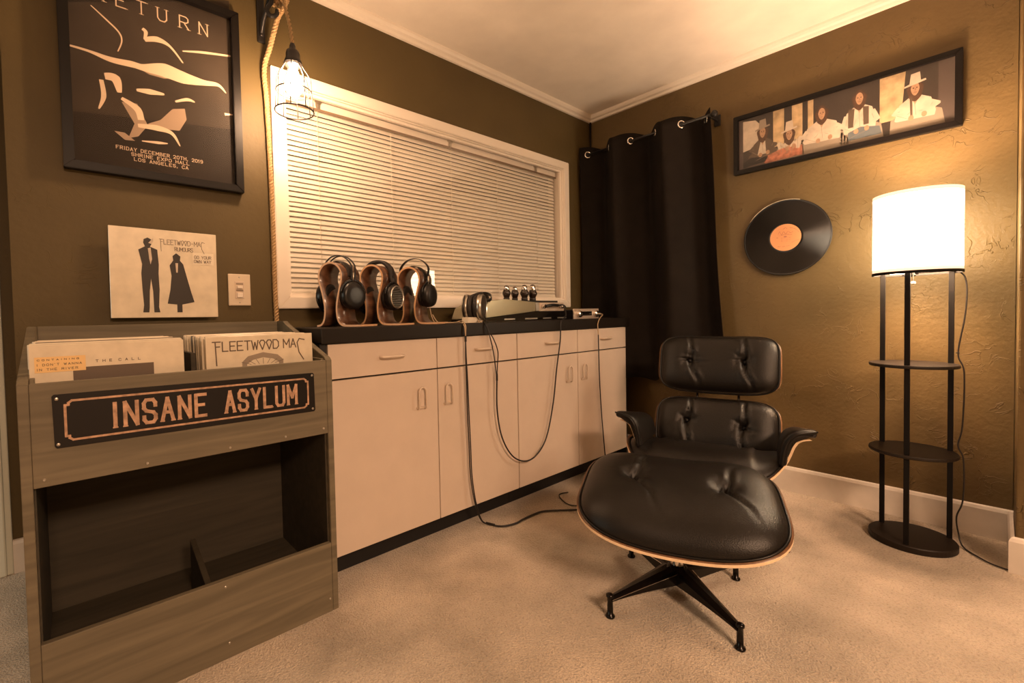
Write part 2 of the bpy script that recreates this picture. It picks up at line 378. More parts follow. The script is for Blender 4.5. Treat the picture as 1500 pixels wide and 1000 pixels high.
# thin cove at the ceiling
def cove(name, a, b, n):
    a, b, n = Vector(a), Vector(b), Vector(n); bm = bmesh.new()
    prof = [(0, 2.398), (.012, 2.400), (.018, 2.412), (.030, 2.418), (.038, 2.43), (.040, 2.44), (0, 2.44)]
    R0 = [bm.verts.new((a.x+n.x*t, a.y+n.y*t, z)) for t, z in prof]; R1 = [bm.verts.new((b.x+n.x*t, b.y+n.y*t, z)) for t, z in prof]
    k = len(prof)
    for i in range(k): bm.faces.new((R0[i], R0[(i+1) % k], R1[(i+1) % k], R1[i]))
    bm.faces.new(R0); bm.faces.new(R1[::-1])
    return struct(obj(name, bm, M['white']))
cove('trim_1', (-3.073, 0), (0, 0), (0, -1)); cove('trim_2', (0, 0), (0, -2.05), (-1, 0))
struct(obj('trim_3', tube([(-.012, -.012, .14), (-.012, -.012, 2.40)], .006, 6), M['frame']))

# ------------------------------------------------------------------ window: casing, jambs, glass in front of the blind
win = struct(bpy.data.objects.new('window_1', None)); C.objects.link(win)
def miter_frame(x0, x1, z0, z1, w, y0, y1, bev=.003):
    out = []
    for P in ([(x0, z0), (x1, z0), (x1-w, z0+w), (x0+w, z0+w)], [(x1, z0), (x1, z1), (x1-w, z1-w), (x1-w, z0+w)],
              [(x1, z1), (x0, z1), (x0+w, z1-w), (x1-w, z1-w)], [(x0, z1), (x0, z0), (x0+w, z0+w), (x0+w, z1-w)]):
        out.append(prism(P, 'y', y0, y1, bev=bev))
    return out
for b in miter_frame(-2.286, -.284, 1.042, 2.048, .050, -.018, .004): obj('casing_board', b, M['white'], win)
for a in ((WX0, WX0+.008, WZ0, WZ1), (WX1-.008, WX1, WZ0, WZ1), (WX0, WX1, WZ0, WZ0+.008), (WX0, WX1, WZ1-.008, WZ1)):
    obj('jamb_board', box(a[0], a[1], 0, .13, a[2], a[3]), M['white'], win)
for b in miter_frame(WX0+.008, WX1-.008, WZ0+.008, WZ1-.008, .012, .012, .03, .001): obj('glazing_bead', b, M['white'], win)
obj('pane', box(WX0+.01, WX1-.01, .020, .024, WZ0+.01, WZ1-.01), M['wglass'], win)
obj('outer_pane', box(WX0, WX1, .126, .130, WZ0, WZ1), M['dark'], win)
blind = thing('window_blind', 'cream horizontal blind closed behind the glass of the wide window', 'blind', (0, 0, 0))
ya = .075
obj('head_rail', box(WX0+.014, WX1-.014, ya-.02, ya+.02, WZ1-.048, WZ1-.012, bev=.002), M['white'], blind)
obj('head_rail_lip', box(WX0+.014, WX1-.014, ya-.023, ya-.019, WZ1-.056, WZ1-.046), M['rail'], blind)
obj('bottom_rail', box(WX0+.016, WX1-.016, ya-.011, ya+.011, WZ0+.016, WZ0+.030, bev=.003), M['slat'], blind)
sb = bmesh.new(); n = 6; tilt = math.radians(66); wid = .026; rows = []
for e in (WX0+.016, WX1-.016):
    top = []; 
    for i in range(n+1):
        s = (i/n-.5)*wid; c = .0022*(1-(2*i/n-1)**2)
        y = -s*math.cos(tilt)*1 - c*math.sin(tilt); z = -s*math.sin(tilt) + c*math.cos(tilt)
        top.append(sb.verts.new((e, y, z)))
    rows.append(top)
for i in range(n): sb.faces.new((rows[0][i], rows[0][i+1], rows[1][i+1], rows[1][i]))
sm = bpy.data.meshes.new('slat'); sb.to_mesh(sm); sb.free(); sm.materials.append(M['slat'])
for p in sm.polygons: p.use_smooth = True
ns = 37; z0 = WZ0+.042; dz = (WZ1-.062-z0)/(ns-1)
for i in range(ns):
    o = bpy.data.objects.new('slat', sm); C.objects.link(o); o.parent = blind; o.location = (random.uniform(-.001, .001), ya, z0+i*dz)
    o.rotation_euler = (random.uniform(-.05, .05), random.uniform(-.0006, .0006), 0)
for x in (-2.061, -1.675, -1.281, -.915, -.54):
    obj('ladder_cord', tube([(x, ya-.016, WZ0+.03), (x, ya-.016, WZ1-.05)], .0013, 5), M['cord'], blind)
for x in (-2.06, -1.29, -.56):
    b = bmesh.new(); bx(b, x-.012, x+.012, ya-.026, ya-.02, WZ1-.044, WZ1-.010, bev=.002); bx(b, x-.016, x+.016, ya-.029, ya-.02, WZ1-.022, WZ1-.012)
    bx(b, x-.004, x+.004, ya-.032, ya-.024, WZ1-.05, WZ1-.03)
    obj('bracket', b, M['steel'], blind)

# ------------------------------------------------------------------ built-in cabinets and worktop
YF = -.38
def cabinet(x0, xm, x1, label):
    t = thing('base_cabinet', label, 'cabinet', (0, 0, 0), group=None)
    obj('carcass', box(x0, x1, YF+.022, -.002, .088, .902), M['black_lam'], t)
    obj('toe_kick', box(x0, x1, -.302, -.29, 0, .088), M['kick'], t)
    for a, b, side in ((x0, xm, 1), (xm, x1, -1)):
        g = .0022
        d = obj('drawer', box(a+g, b-g, YF, YF+.02, .770, .900, bev=.0012), M['cab'], t)
        cx = (a+b)/2+.02; z = .838
        hb = tube(catmull([(cx-.052, YF, z), (cx-.050, YF-.018, z), (cx-.03, YF-.024, z), (cx+.03, YF-.024, z), (cx+.050, YF-.018, z), (cx+.052, YF, z)], 5), .005, 8)
        obj('handle', hb, M['handle'], d, smooth=True)
        d = obj('door', box(a+g, b-g, YF, YF+.02, .100, .763, bev=.0012), M['cab'], t)
        hx = (b-.092) if side > 0 else (a+.052)
        pts = [(hx-.018, .612), (hx-.018, .672), (hx-.014, .688), (hx, .696), (hx+.014, .688), (hx+.018, .672), (hx+.018, .612)]
        P = [(hx-.018, YF, .606)]+[(a_, YF-.018, b_) for a_, b_ in pts]+[(hx+.018, YF, .606)]
        hb = tube(catmull(P, 4), .0042, 8); bx(hb, hx-.022, hx+.022, YF-.006, YF, .604, .612, bev=.001)
        obj('handle', hb, M['handle'], d, smooth=True)
    return t
cabinet(-2.236, -1.736, -1.226, 'left cream base cabinet with two doors and drawers beside the record crate')
cabinet(-1.224, -.711, -.181, 'right cream base cabinet with two doors and drawers near the curtain')
wt = bmesh.new(); bx(wt, -2.262, -.155, -.392, -.001, .903, .962, bev=.004)
tag(obj('worktop', wt, M['black_lam']), 'long black worktop running under the window', 'worktop')
tag(obj('end_panel', box(-.180, -.164, -.375, -.002, 0, .902), M['kick']), 'black end panel closing the cabinets by the curtain', 'panel')
tag(obj('end_panel', box(-2.262, -2.238, -.375, -.002, 0, .902), M['kick']), 'black end panel closing the cabinets by the record crate', 'panel')

# ------------------------------------------------------------------ curtain on its rod
ZR = 2.128; XR = -.118
rod = thing('curtain_rod', 'black curtain rod with a round finial on the right wall', 'curtain rod', (0, 0, 0))
obj('rod', tube([(XR, -.005, ZR), (XR, -.905, ZR)], .008, 12), M['iron'], rod, smooth=True)
obj('finial', lathe([(0, -.02), (.010, -.018), (.018, -.006), (.018, .006), (.010, .018), (0, .02)], 16, Matrix.Translation((XR, -.92, ZR))), M['iron'], rod, smooth=True)
b = bmesh.new(); bx(b, XR-.008, -.001, -.900, -.888, ZR-.010, ZR+.006, bev=.002); bx(b, -.008, -.001, -.912, -.876, ZR-.035, ZR+.03, bev=.003); obj('bracket', b, M['iron'], rod)
cur = thing('curtain', 'dark brown grommet curtain hanging in the room corner', 'curtain', (0, 0, 0))
per = .335; NU, NV = 150, 34; ph0 = -.395
def cur_pt(s, h):
    """s: 0 at the corner .. 1 at the free end; h: 0 top .. 1 bottom"""
    y = -.030-.865*s; A = .086*(1-.15*h)
    x = XR - A*math.sin(2*PI*(y-ph0)/per)
    x += .010*h*math.sin(9*y*3+h*5)*h
    yy = y*(1+.085*h) + .010*math.sin(2*PI*(y-ph0)/per*2)*(1-h*.6) - .012*math.sin(6*h+y*12)*h
    z = 2.172 + .012*math.cos(4*PI*(y-ph0)/per) - .01*s + (-.0) - h*(1.605+.012*math.sin(17*s))
    return (min(x, -.018), yy, z)
cb = bmesh.new(); grid = [[cb.verts.new(cur_pt(i/NU, j/NV)) for j in range(NV+1)] for i in range(NU+1)]
for i in range(NU):
    for j in range(NV): cb.faces.new((grid[i][j], grid[i+1][j], grid[i+1][j+1], grid[i][j+1]))
co = obj('panel', cb, M['curtain'], cur, smooth=True)
sd = co.modifiers.new('thick', 'SOLIDIFY'); sd.thickness = .0025; sd.offset = 0
for k, y in enumerate((-.060, -.2275, -.395, -.5625, -.730, -.862)):
    s = (-.030-y)/.865; a = Vector(cur_pt(s-.012, .028)); b_ = Vector(cur_pt(s+.012, .028)); t = (b_-a); nrm = Vector((t.y, -t.x, 0)).normalized()
    R = nrm.to_track_quat('Z', 'Y').to_matrix().to_4x4(); c = Vector(cur_pt(s, .0)); c.z = ZR
    prof = [(.0165, -.003), (.019, -.0045), (.024, -.003), (.0245, 0), (.024, .003), (.019, .0045), (.0165, .003), (.0155, 0), (.0165, -.003)]
    obj('grommet', lathe(prof, 28, Matrix.Translation(c) @ R), M['chrome'], cur, smooth=True)
    R2 = Matrix.Translation(c) @ R
    obj('eyelet_hole', lathe([(0, -.0032), (.0165, -.0032), (.0165, .0032), (0, .0032)], 20, R2), M['kick'], cur)
# ------------------------------------------------------------------ Eames-style lounge chair and ottoman (leather cushions in bent ply shells)
def sq(u, v, n=4.6):
    """grid square to rounded rectangle"""
    r = max(abs(u), abs(v))
    if r < 1e-9: return 0, 0
    a, b = u/r, v/r; k = (abs(a)**n+abs(b)**n)**(1/n)
    return u/k, v/k
def cushion_bm(Wd, Dp, T, base, buttons=(), n=4.6, NN=56, puff=5, crown=.12, roll=None, creases=True, seed=1, crease_dirs=None):
    """stuffed cushion over base(x,y)->w; buttons pull the leather in with creases running off them"""
    rnd = random.Random(seed); bm = bmesh.new()
    cre = []
    for (bx_, by_) in buttons:
        dirs = crease_dirs or [PI/2+rnd.uniform(-.15, .15), -PI/2+rnd.uniform(-.1, .4)]
        for a in dirs: cre.append((bx_, by_, a+rnd.uniform(-.08, .08), rnd.uniform(.10, .14), 1.0, .0080))
        for k in range(7):
            cre.append((bx_, by_, rnd.uniform(0, 2*PI), rnd.uniform(.025, .055), rnd.uniform(.25, .55), .0055))
    def thick(x, y, r):
        t = T*(max(0, 1-r**puff))**.5*(1-crown*r*r)
        k = 0
        for (bx_, by_) in buttons:
            d2 = (x-bx_)**2+(y-by_)**2
            k += .50*math.exp(-d2/.034**2) + .20*math.exp(-d2/.010**2)
        t -= T*min(k, .8)*.62
        for (cx, cy, a, ln, st, wd) in cre:
            dx, dy = x-cx, y-cy; al = dx*math.cos(a)+dy*math.sin(a); pp = -dx*math.sin(a)+dy*math.cos(a) + .006*math.sin(al*40)
            if al > -.004:
                q = st*math.exp(-(al/ln)**2)
                t -= .017*q*math.exp(-(pp/wd)**2) - .006*q*math.exp(-((abs(pp)-wd*2.1)/(wd*1.2))**2)
        if roll: t += roll(x, y)
        return t
    def nrm(x, y):
        e = .003; gx = (base(x+e, y)-base(x-e, y))/(2*e); gy = (base(x, y+e)-base(x, y-e))/(2*e)
        return Vector((-gx, -gy, 1)).normalized()
    top = []; bot = []
    def wp(i):  # denser near the edge
        t = 2*i/NN-1
        return math.copysign(1-(1-abs(t))**1.45, t)
    for i in range(NN+1):
        rt, rb = [], []
        for j in range(NN+1):
            u, v = wp(i), wp(j); r = max(abs(u), abs(v)); a, b = sq(u, v, n); x, y = a*Wd/2, b*Dp/2
            N_ = nrm(x, y); P = Vector((x, y, base(x, y)))
            edge = (i in (0, NN)) or (j in (0, NN))
            bulge = 1+.0*r
            vt = bm.verts.new(P+N_*thick(x, y, r)) if not edge else bm.verts.new(P)
            rt.append(vt); rb.append(vt if edge else bm.verts.new(P-N_*.002))
        top.append(rt); bot.append(rb)
    for i in range(NN):
        for j in range(NN):
            bm.faces.new((top[i][j], top[i+1][j], top[i+1][j+1], top[i][j+1]))
            q = [bot[i][j+1], bot[i+1][j+1], bot[i+1][j], bot[i][j]]
            if len(set(q)) == 4:
                try: bm.faces.new(q)
                except Exception: pass
    return bm
def rim(Wd, Dp, base, off, n=4.6, N=96, w=0):
    out = []
    for k in range(N):
        t = 2*PI*k/N; c, s = math.cos(t), math.sin(t); q = (abs(c)**n+abs(s)**n)**(-1/n)
        x, y = c*q*(Wd/2+off), s*q*(Dp/2+off); out.append(Vector((x, y, base(x, y)+w)))
    return out
def shell_bm(Wd, Dp, base, off=.007, th=.010, n=4.6, rings=10, N=96, lift=-.001, offy=None):
    offy = off if offy is None else offy
    """bent plywood sheet: faces 0, edge band material 1"""
    bm = bmesh.new(); T_, B_ = [], []
    for side, L_ in ((0, T_), (1, B_)):
        for r in range(rings+1):
            f = r/rings
            if r == 0: L_.append([bm.verts.new((0, 0, base(0, 0)+lift-(th if side else 0)))]); continue
            row = []
            for k in range(N):
                t = 2*PI*k/N; c, s = math.cos(t), math.sin(t); q = (abs(c)**n+abs(s)**n)**(-1/n)
                x, y = c*q*(Wd/2+off)*f, s*q*(Dp/2+offy)*f
                row.append(bm.verts.new((x, y, base(x, y)+lift-(th if side else 0))))
            L_.append(row)
        for r in range(rings):
            a, b = L_[r], L_[r+1]
            for k in range(N):
                j = (k+1) % N
                if len(a) == 1: bm.faces.new((a[0], b[k], b[j]))
                else: bm.faces.new((a[k], b[k], b[j], a[j]))
    for k in range(N):
        j = (k+1) % N; f = bm.faces.new((T_[-1][k], B_[-1][k], B_[-1][j], T_[-1][j])); f.material_index = 1
    return bm
def place(o, mtx): o.matrix_local = mtx; return o
def upholstered(parent, nm, Wd, Dp, T, base, mtx, buttons, seed, n=4.6, puff=5, dirs=None, off=.007, roll=None, crown=.12, NN=60, offy=None):
    sh = place(obj(nm+'_shell', shell_bm(Wd, Dp, base, off=off, n=n, offy=offy), [M['ply'], M['plyedge']], parent, True), mtx)
    for p in sh.data.polygons: p.use_smooth = p.material_index == 0
    cu = place(obj(nm, cushion_bm(Wd-.006, Dp-.006, T, base, buttons, n=n, puff=puff, seed=seed, crease_dirs=dirs, roll=roll, crown=crown, NN=NN), M['leather'], parent, True), mtx)
    obj('piping', tube(rim(Wd-.004, Dp-.004, base, 0, n=n, w=.004), .0042, 6, closed=True), M['leather_s'], cu, True)
    for (bx_, by_) in buttons:
        e = .004; k = base(bx_, by_)
        gx = (base(bx_+e, by_)-base(bx_-e, by_))/(2*e); gy = (base(bx_, by_+e)-base(bx_, by_-e))/(2*e); N_ = Vector((-gx, -gy, 1)).normalized()
        c = Vector((bx_, by_, k))+N_*(T*(1-.62*.70)-.0085)
        R = N_.to_track_quat('Z', 'Y').to_matrix().to_4x4()
        obj('button', lathe([(0, .007), (.006, .0062), (.0098, .0035), (.0108, 0), (.0095, -.003), (0, -.004)], 16, Matrix.Translation(c) @ R), M['leather_s'], cu, True)
    return cu
def star_base(parent, hub, top_z, legs, foot_mat, arm_r=.019, hubz=.105, post_r=.016):
    hx, hy = hub
    obj('hub', lathe([(0, hubz-.03), (.034, hubz-.03), (.038, hubz-.012), (.034, hubz+.004), (.022, hubz+.012), (0, hubz+.012)], 24, Matrix.Translation((hx, hy, 0))), M['alu_black'], parent, True)
    obj('collar', lathe([(0, hubz+.008), (.022, hubz+.008), (.023, hubz+.014), (.0195, hubz+.034), (.0195, hubz+.040), (0, hubz+.040)], 24, Matrix.Translation((hx, hy, 0))), M['chrome'], parent, True)
    obj('post', lathe([(0, hubz+.03), (post_r, hubz+.03), (post_r, top_z), (0, top_z)], 20, Matrix.Translation((hx, hy, 0))), M['alu_black'], parent, True)
    for (lx, ly) in legs:
        d = Vector((lx-hx, ly-hy, 0)); ln = d.length; d.normalize(); s = Vector((-d.y, d.x, 0)); bm = bmesh.new(); rings = []
        N_ = 12
        for i in range(N_+1):
            f = i/N_; w = .028*(1-f)**1.1+.0125; top = hubz+.008-.048*f**1.05; th = .052*(1-f)**1.3+.012
            c = Vector((hx, hy, 0))+d*(ln*f)
            prof = [(-w, -th*.75), (-w*.98, -.004), (-w*.6, 0), (0, .002), (w*.6, 0), (w*.98, -.004), (w, -th*.75), (w*.45, -th), (-w*.45, -th)]
            rings.append([bm.verts.new(c+s*a+Vector((0, 0, top+b))) for a, b in prof])
        for a, b in zip(rings, rings[1:]):
            for k in range(9): bm.faces.new((a[k], a[(k+1) % 9], b[(k+1) % 9], b[k]))
        bm.faces.new(rings[0]); bm.faces.new(rings[-1][::-1])
        leg = obj('leg', bm, M['alu_black'], parent)
        zt = hubz-.048
        obj('foot', lathe([(0, 0), (.0145, 0), (.0155, .004), (.014, .007), (.0095, .009), (.009, zt+.008), (.0125, zt+.011), (.0125, zt+.017), (.006, zt+.021), (0, zt+.021)], 18, Matrix.Translation((lx, ly, 0))), foot_mat, leg, True)
        # polished edge line along the arm
        E1 = [Vector((hx, hy, 0))+d*(ln*f)+s*((.028*(1-f)**1.1+.0125)*1.0)+Vector((0, 0, hubz+.005-.048*f**1.05-.001)) for f in [.12+.88*i/8 for i in range(9)]]
        obj('edge_highlight_rim', tube(E1, .0011, 5), M['chrome'], leg)
# ottoman: local x = camera right, y = towards the lounge chair
OTT = (-1.376, -1.270)
ott = thing('ottoman', 'black tufted leather ottoman on a four-star base in front of the lounge chair', 'ottoman', (*OTT, 0), math.radians(24-90))
tw = lambda lx, ly: (Matrix.Rotation(-math.radians(24-90), 3, 'Z') @ Vector((lx-OTT[0], ly-OTT[1], 0))).xy[:]
obase = lambda x, y: .49*x*x
om = Matrix.Translation((0, 0, .318)) @ Matrix.Rotation(math.atan(.193), 4, 'X')
upholstered(ott, 'seat_cushion', .630, .530, .105, obase, om, [(-.152, .012), (.158, -.008)], 5, n=3.8, puff=4.2, dirs=[PI*.42, -PI*.42+.2], crown=.2, NN=72)
star_base(ott, tw(-1.376, -1.27), .322, [tw(-1.642, -1.172), tw(-1.491, -1.51), tw(-1.253, -1.025), tw(-1.119, -1.37)], M['alu_black'])
obj('mount_plate', lathe([(0, .296), (.055, .296), (.07, .306), (.07, .312), (0, .312)], 24, Matrix.Rotation(.08, 4, 'X')), M['alu_black'], ott, True)

CH = (-.765-.005, -1.160+.020)
ch = thing('lounge_chair', 'black leather lounge chair with headrest, arm pads and bent plywood shells', 'chair', (*CH, 0), math.radians(15-90))
def up_mtx(y, z, rec): # cushion facing -Y, leaning back
    X = Vector((1, 0, 0)); U = Vector((0, math.sin(rec), math.cos(rec))); N_ = X.cross(U)
    m = Matrix((X, U, N_)).transposed().to_4x4(); m.translation = Vector((0, y, z)); return m
cbase = lambda x, y: .55*x*x - .25*y*y
upholstered(ch, 'headrest', .540, .300, .066, cbase, up_mtx(.345, .716, math.radians(17)), [(-.128, .010), (.128, .010)], 11, n=5.0, puff=5, dirs=[PI/2, -PI*.42], offy=-.006)
upholstered(ch, 'backrest', .540, .305, .072, cbase, up_mtx(.232, .408, math.radians(22)), [(-.130, .022), (.130, .010)], 12, n=4.4, puff=5, dirs=[PI*.45, -PI/2], offy=-.006)
sm_ = Matrix.Translation((-.022, .02, .262)) @ Matrix.Rotation(-math.radians(9), 4, 'X')
sbase = lambda x, y: .5*x*x + 5*max(0, abs(x)-.21)**2 - .9*max(0, -y-.15)**2
upholstered(ch, 'seat_cushion', .640, .54, .115, sbase, sm_, [(-.15, .06), (.15, .06)], 13, n=3.8, puff=4, crown=.1)
for s in (-1, 1):
    # arm: leather pad curling up and outward, over a ply bracket
    prof = [(.275, .375), (.280, .43), (.292, .475), (.314, .504), (.345, .516), (.388, .519)]
    path = catmull([(s*a, 0, b) for a, b in prof], 4)
    bm = bmesh.new(); rows = []
    ys = [-.155, -.15, -.135, -.10, 0, .09, .13, .15, .16]; th = [.004, .011, .016, .018, .018, .018, .016, .010, .004]
    for y, t in zip(ys, th):
        row = []; inn, out = [], []
        for i, p in enumerate(path):
            d = (path[min(i+1, len(path)-1)]-path[max(i-1, 0)]).normalized(); nn = Vector((-d.z, 0, d.x))*(1 if s > 0 else -1)
            f = min(1, (len(path)-1-i)/2.5); tt = t*(.86+.14*math.sqrt(max(0, 1-(1-f)**2)))
            sk = .0
            g = i/(len(path)-1); ye = .002+(y-.002)*(1-.22*max(0, (g-.55)/.45)**2.5); dz_ = -.24*(ye+.155)*g; inn.append(p+nn*tt+Vector((0, ye, dz_))); out.append(p-nn*tt+Vector((0, ye, dz_)))
        row = [bm.verts.new(v) for v in inn+out[::-1]]; rows.append(row)
    k = len(rows[0])
    for a, b in zip(rows, rows[1:]):
        for i in range(k): bm.faces.new((a[i], a[(i+1) % k], b[(i+1) % k], b[i]))
    bm.faces.new(rows[0]); bm.faces.new(rows[-1][::-1])
    arm = obj('arm_pad', bm, M['leather'], ch, True)
    ss = arm.modifiers.new('s', 'SUBSURF'); ss.levels = 1; ss.render_levels = 2
    seam = [p+Vector((0, .002-.160*(1-.22*max(0, (i/(len(path)-1)-.55)/.45)**2.5), 0)) for i, p in enumerate(path)]
    obj('piping', tube(seam, .0045, 6), M['leather_s'], arm, True)
    br = catmull([(s*.283, 0, .375), (s*.297, 0, .41), (s*.312, 0, .455), (s*.330, 0, .482), (s*.365, 0, .496)], 4); bm = bmesh.new(); rows = []
    for y in (-.11, .12):
        tz_ = lambda i, y=y: -.24*(y+.155)*(i/(len(br)-1))
        rows.append([bm.verts.new(p+Vector((0, y, tz_(i)))) for i, p in enumerate(br)]+[bm.verts.new(br[i]+Vector((s*.008, y, -.004+tz_(i)))) for i in range(len(br)-1, -1, -1)])
    k = len(rows[0])
    for i in range(k): bm.faces.new((rows[0][i], rows[0][(i+1) % k], rows[1][(i+1) % k], rows[1][i]))
    bm.faces.new(rows[0]); bm.faces.new(rows[1][::-1])
    obj('arm_bracket', bm, M['plyedge'], ch)
    st = bmesh.new(); tube(catmull([(s*.095, .30, .40), (s*.095, .335, .52), (s*.095, .372, .62), (s*.095, .405, .76)], 5), .01, 8, bm=st, flat=(.016, .006))
    obj('back_brace', st, M['alu_black'], ch, True)
obj('seat_support', tube(catmull([(0, -.02, .27), (0, .15, .27), (0, .27, .33), (0, .31, .42)], 5), .02, 8, flat=(.06, .008)), M['alu_black'], ch, True)
star_base(ch, (0, .02), .30, [(.30*math.sin(2*PI*i/5+.6), .02+.30*math.cos(2*PI*i/5+.6)) for i in range(5)], M['alu_black'])

# ------------------------------------------------------------------ floor lamp with shelves
LX, LY = -.284, -1.768
lamp = thing('floor_lamp', 'black three-post floor lamp with round shelves and glowing white drum shade', 'lamp', (LX, LY, 0))
obj('base', lathe([(0, 0), (.137, 0), (.140, .003), (.140, .023), (.137, .027), (0, .027)], 56), M['shelf'], lamp, False)
for z in (.392, .757): obj('shelf', lathe([(0, z-.011), (.138, z-.011), (.140, z-.008), (.140, z-.001), (.138, z+.002), (0, z+.002)], 56), M['shelf'], lamp)
for (x, y) in ((.072, .104), (-.116, .006), (.083, -.108)):
    obj('post', box(x-.0085, x+.0085, y-.0085, y+.0085, .02, 1.146, bev=.001), M['lampm'], lamp)
sy = -.008
obj('shade_ring', lathe([(.134, 1.130), (.1395, 1.130), (.1395, 1.141), (.134, 1.141), (.134, 1.130)], 64, Matrix.Translation((0, sy, 0))), M['lampm'], lamp, True)
tb = bmesh.new(); 
for a in (0, 2*PI/3, 4*PI/3): tube([(0, sy, 1.136), (.137*math.cos(a+.4), sy+.137*math.sin(a+.4), 1.136)], .0025, 6, bm=tb)
obj('spider_bar', tb, M['lampm'], lamp)
obj('shade', lathe([(.1365, 1.140), (.1365, 1.462), (.1355, 1.462), (.1355, 1.140), (.1365, 1.140)], 72, Matrix.Translation((0, sy, 0))), M['shade'], lamp, True)
for z0_, z1_ in ((1.141, 1.154), (1.450, 1.464)):
    obj('shade_trim', lathe([(.1368, z0_), (.1376, z0_), (.1376, z1_), (.1368, z1_), (.1368, z0_)], 72, Matrix.Translation((0, sy, 0))), M['shadetrim'], lamp, True)
obj('socket', lathe([(0, 1.13), (.016, 1.13), (.019, 1.15), (.019, 1.19), (.014, 1.20), (0, 1.20)], 20), M['socket'], lamp, True)
obj('bulb', lathe([(0, 1.20), (.013, 1.20), (.014, 1.215), (.024, 1.235), (.030, 1.258), (.026, 1.280), (.014, 1.292), (0, 1.295)], 20), M['bulb'], lamp, True)
pc = tube([(-.045, -.004, 1.135), (-.045, -.004, 1.098)], .0012, 6); pch = obj('pull_chain', pc, M['steel'], lamp)
obj('pull_knob', lathe([(0, 1.086), (.006, 1.088), (.0085, 1.093), (.006, 1.099), (0, 1.100)], 12, Matrix.Translation((-.045, -.004, 0))), M['plate'], pch, True)
obj('switch_arm', tube([(-.060, -.010, 1.122), (-.050, -.004, 1.134), (-.036, -.004, 1.134), (-.028, .004, 1.122)], .004, 6), M['lampm'], lamp)
P = [(.04, -.05, 1.14), (.078, -.128, 1.135), (.088, -.150, 1.08), (.086, -.146, .95), (.084, -.128, .80), (.082, -.146, .72), (.086, -.142, .50), (.084, -.130, .42), (.086, -.146, .36), (.078, -.146, .20), (.084, -.128, .12), (.086, -.134, .05), (.064, -.148, .008), (0, -.19, .006), (-.045, -.24, .006), (-.055, -.32, .006), (-.06, -.5, .006)]
obj('power_cord', tube(catmull(P, 6), .0028, 8), M['cable'], lamp, True)
obj('cord_tie', lathe([(0, 0), (.006, 0), (.006, .005), (0, .005)], 10, Matrix.Translation((.084, -.127, .80))), M['cable'], lamp)

# ------------------------------------------------------------------ record crate
CX0, CX1, CYF = -3.040, -2.280, -.515
crate = thing('record_crate', 'grey wooden record crate with an enamel name sign at the left', 'crate', (0, 0, 0))
side = [(CYF, 0), (-.022, 0), (-.022, .990), (-.105, .990), (-.135, .975), (CYF+.012, .866), (CYF, .856)]
for a, b in ((CX0, CX0+.020), (CX1-.020, CX1)): obj('side_panel', prism(side, 'x', a, b, bev=.0015), M['crate'], crate)
obj('back_panel', box(CX0+.02, CX1-.02, -.040, -.023, .620, .990, bev=.0015), M['crate'], crate)
obj('back_panel', box(CX0+.02, CX1-.02, -.040, -.023, .0, .6195), M['crate_shaded'], crate)
for xa, xb in ((CX0+.0202, CX0+.024), (CX1-.024, CX1-.0202)): obj('side_shade_sheet', box(xa, xb, CYF+.02, -.04, .086, .61), M['crate_shaded'], crate)  # thin dark sheets that paint shade onto the inner sides
obj('front_board', box(CX0+.0205, CX1-.0205, CYF, CYF+.018, .610, .857, bev=.0015), M['crate'], crate)
obj('lower_board', box(CX0+.0205, CX1-.0205, CYF, CYF+.018, 0, .235, bev=.0015), M['crate'], crate)
obj('bin_floor', box(CX0+.02, CX1-.02, CYF+.018, -.04, .612, .628), M['crate_shaded'], crate)
obj('bottom_shelf', box(CX0+.02, CX1-.02, CYF+.018, -.04, .07, .086), M['crate_shaded'], crate)
obj('inner_cleat', box(CX0+.0205, CX0+.030, CYF+.018, -.20, .63, .868, bev=.002), M['crate'], crate)
obj('inner_cleat', box(CX1-.030, CX1-.0205, CYF+.018, -.20, .63, .862, bev=.002), M['crate'], crate)
obj('divider', prism([(CYF+.02, .086), (-.20, .086), (-.20, .255), (CYF+.02, .185)], 'x', -2.662, -2.646, bev=.001), M['crate_shaded'], crate)
obj('bin_divider', box(-2.672, -2.660, -.40, -.05, .63, .90), M['crate_shaded'], crate)
for x, z in ((-3.00, .628), (-2.80, .622), (-2.60, .622), (-2.44, .624), (-2.315, .628), (-2.62, .045), (-2.625, .215), (-3.0, .045), (-2.31, .045)):
    obj('screw', lathe([(0, 0), (.0035, .0), (.0035, .0012), (.0025, .0018), (0, .0014)], 12, Matrix.Translation((x, CYF, z)) @ Matrix.Rotation(PI/2, 4, 'X')), M['screw'], crate)
kb = lathe([(0, 0), (.012, 0), (.012, .008), (.035, .010), (.040, .014), (.040, .024), (.034, .030), (0, .031)], 24, Matrix.Translation((CX1, -.40, .60)) @ Matrix.Rotation(PI/2, 4, 'Y'))
obj('knob', kb, M['iron'], crate, True)
sg = obj('sign', prism([(-2.981, .824), (-2.979, .703), (-2.975, .698), (-2.346, .692), (-2.342, .696), (-2.344, .815), (-2.348, .819), (-2.977, .828)], 'y', CYF-.003, CYF-.0003, bev=.0006), M['sign'], crate)
def signpt(a, b): # a 0..1 across, b 0..1 up on the slightly skewed plate
    return (-2.980+.637*a, (.700-.006*a)+(.126-.003*a)*b)
st = []
fr = [(.055, .12), (.045, .16), (.045, .2), (.035, .2), (.035, .8), (.045, .8), (.045, .84), (.055, .88), (.945, .88), (.955, .84), (.955, .80), (.965, .8), (.965, .2), (.955, .2), (.955, .16), (.945, .12), (.055, .12)]
st += strokes([[signpt(a, b) for a, b in fr]], .0052)
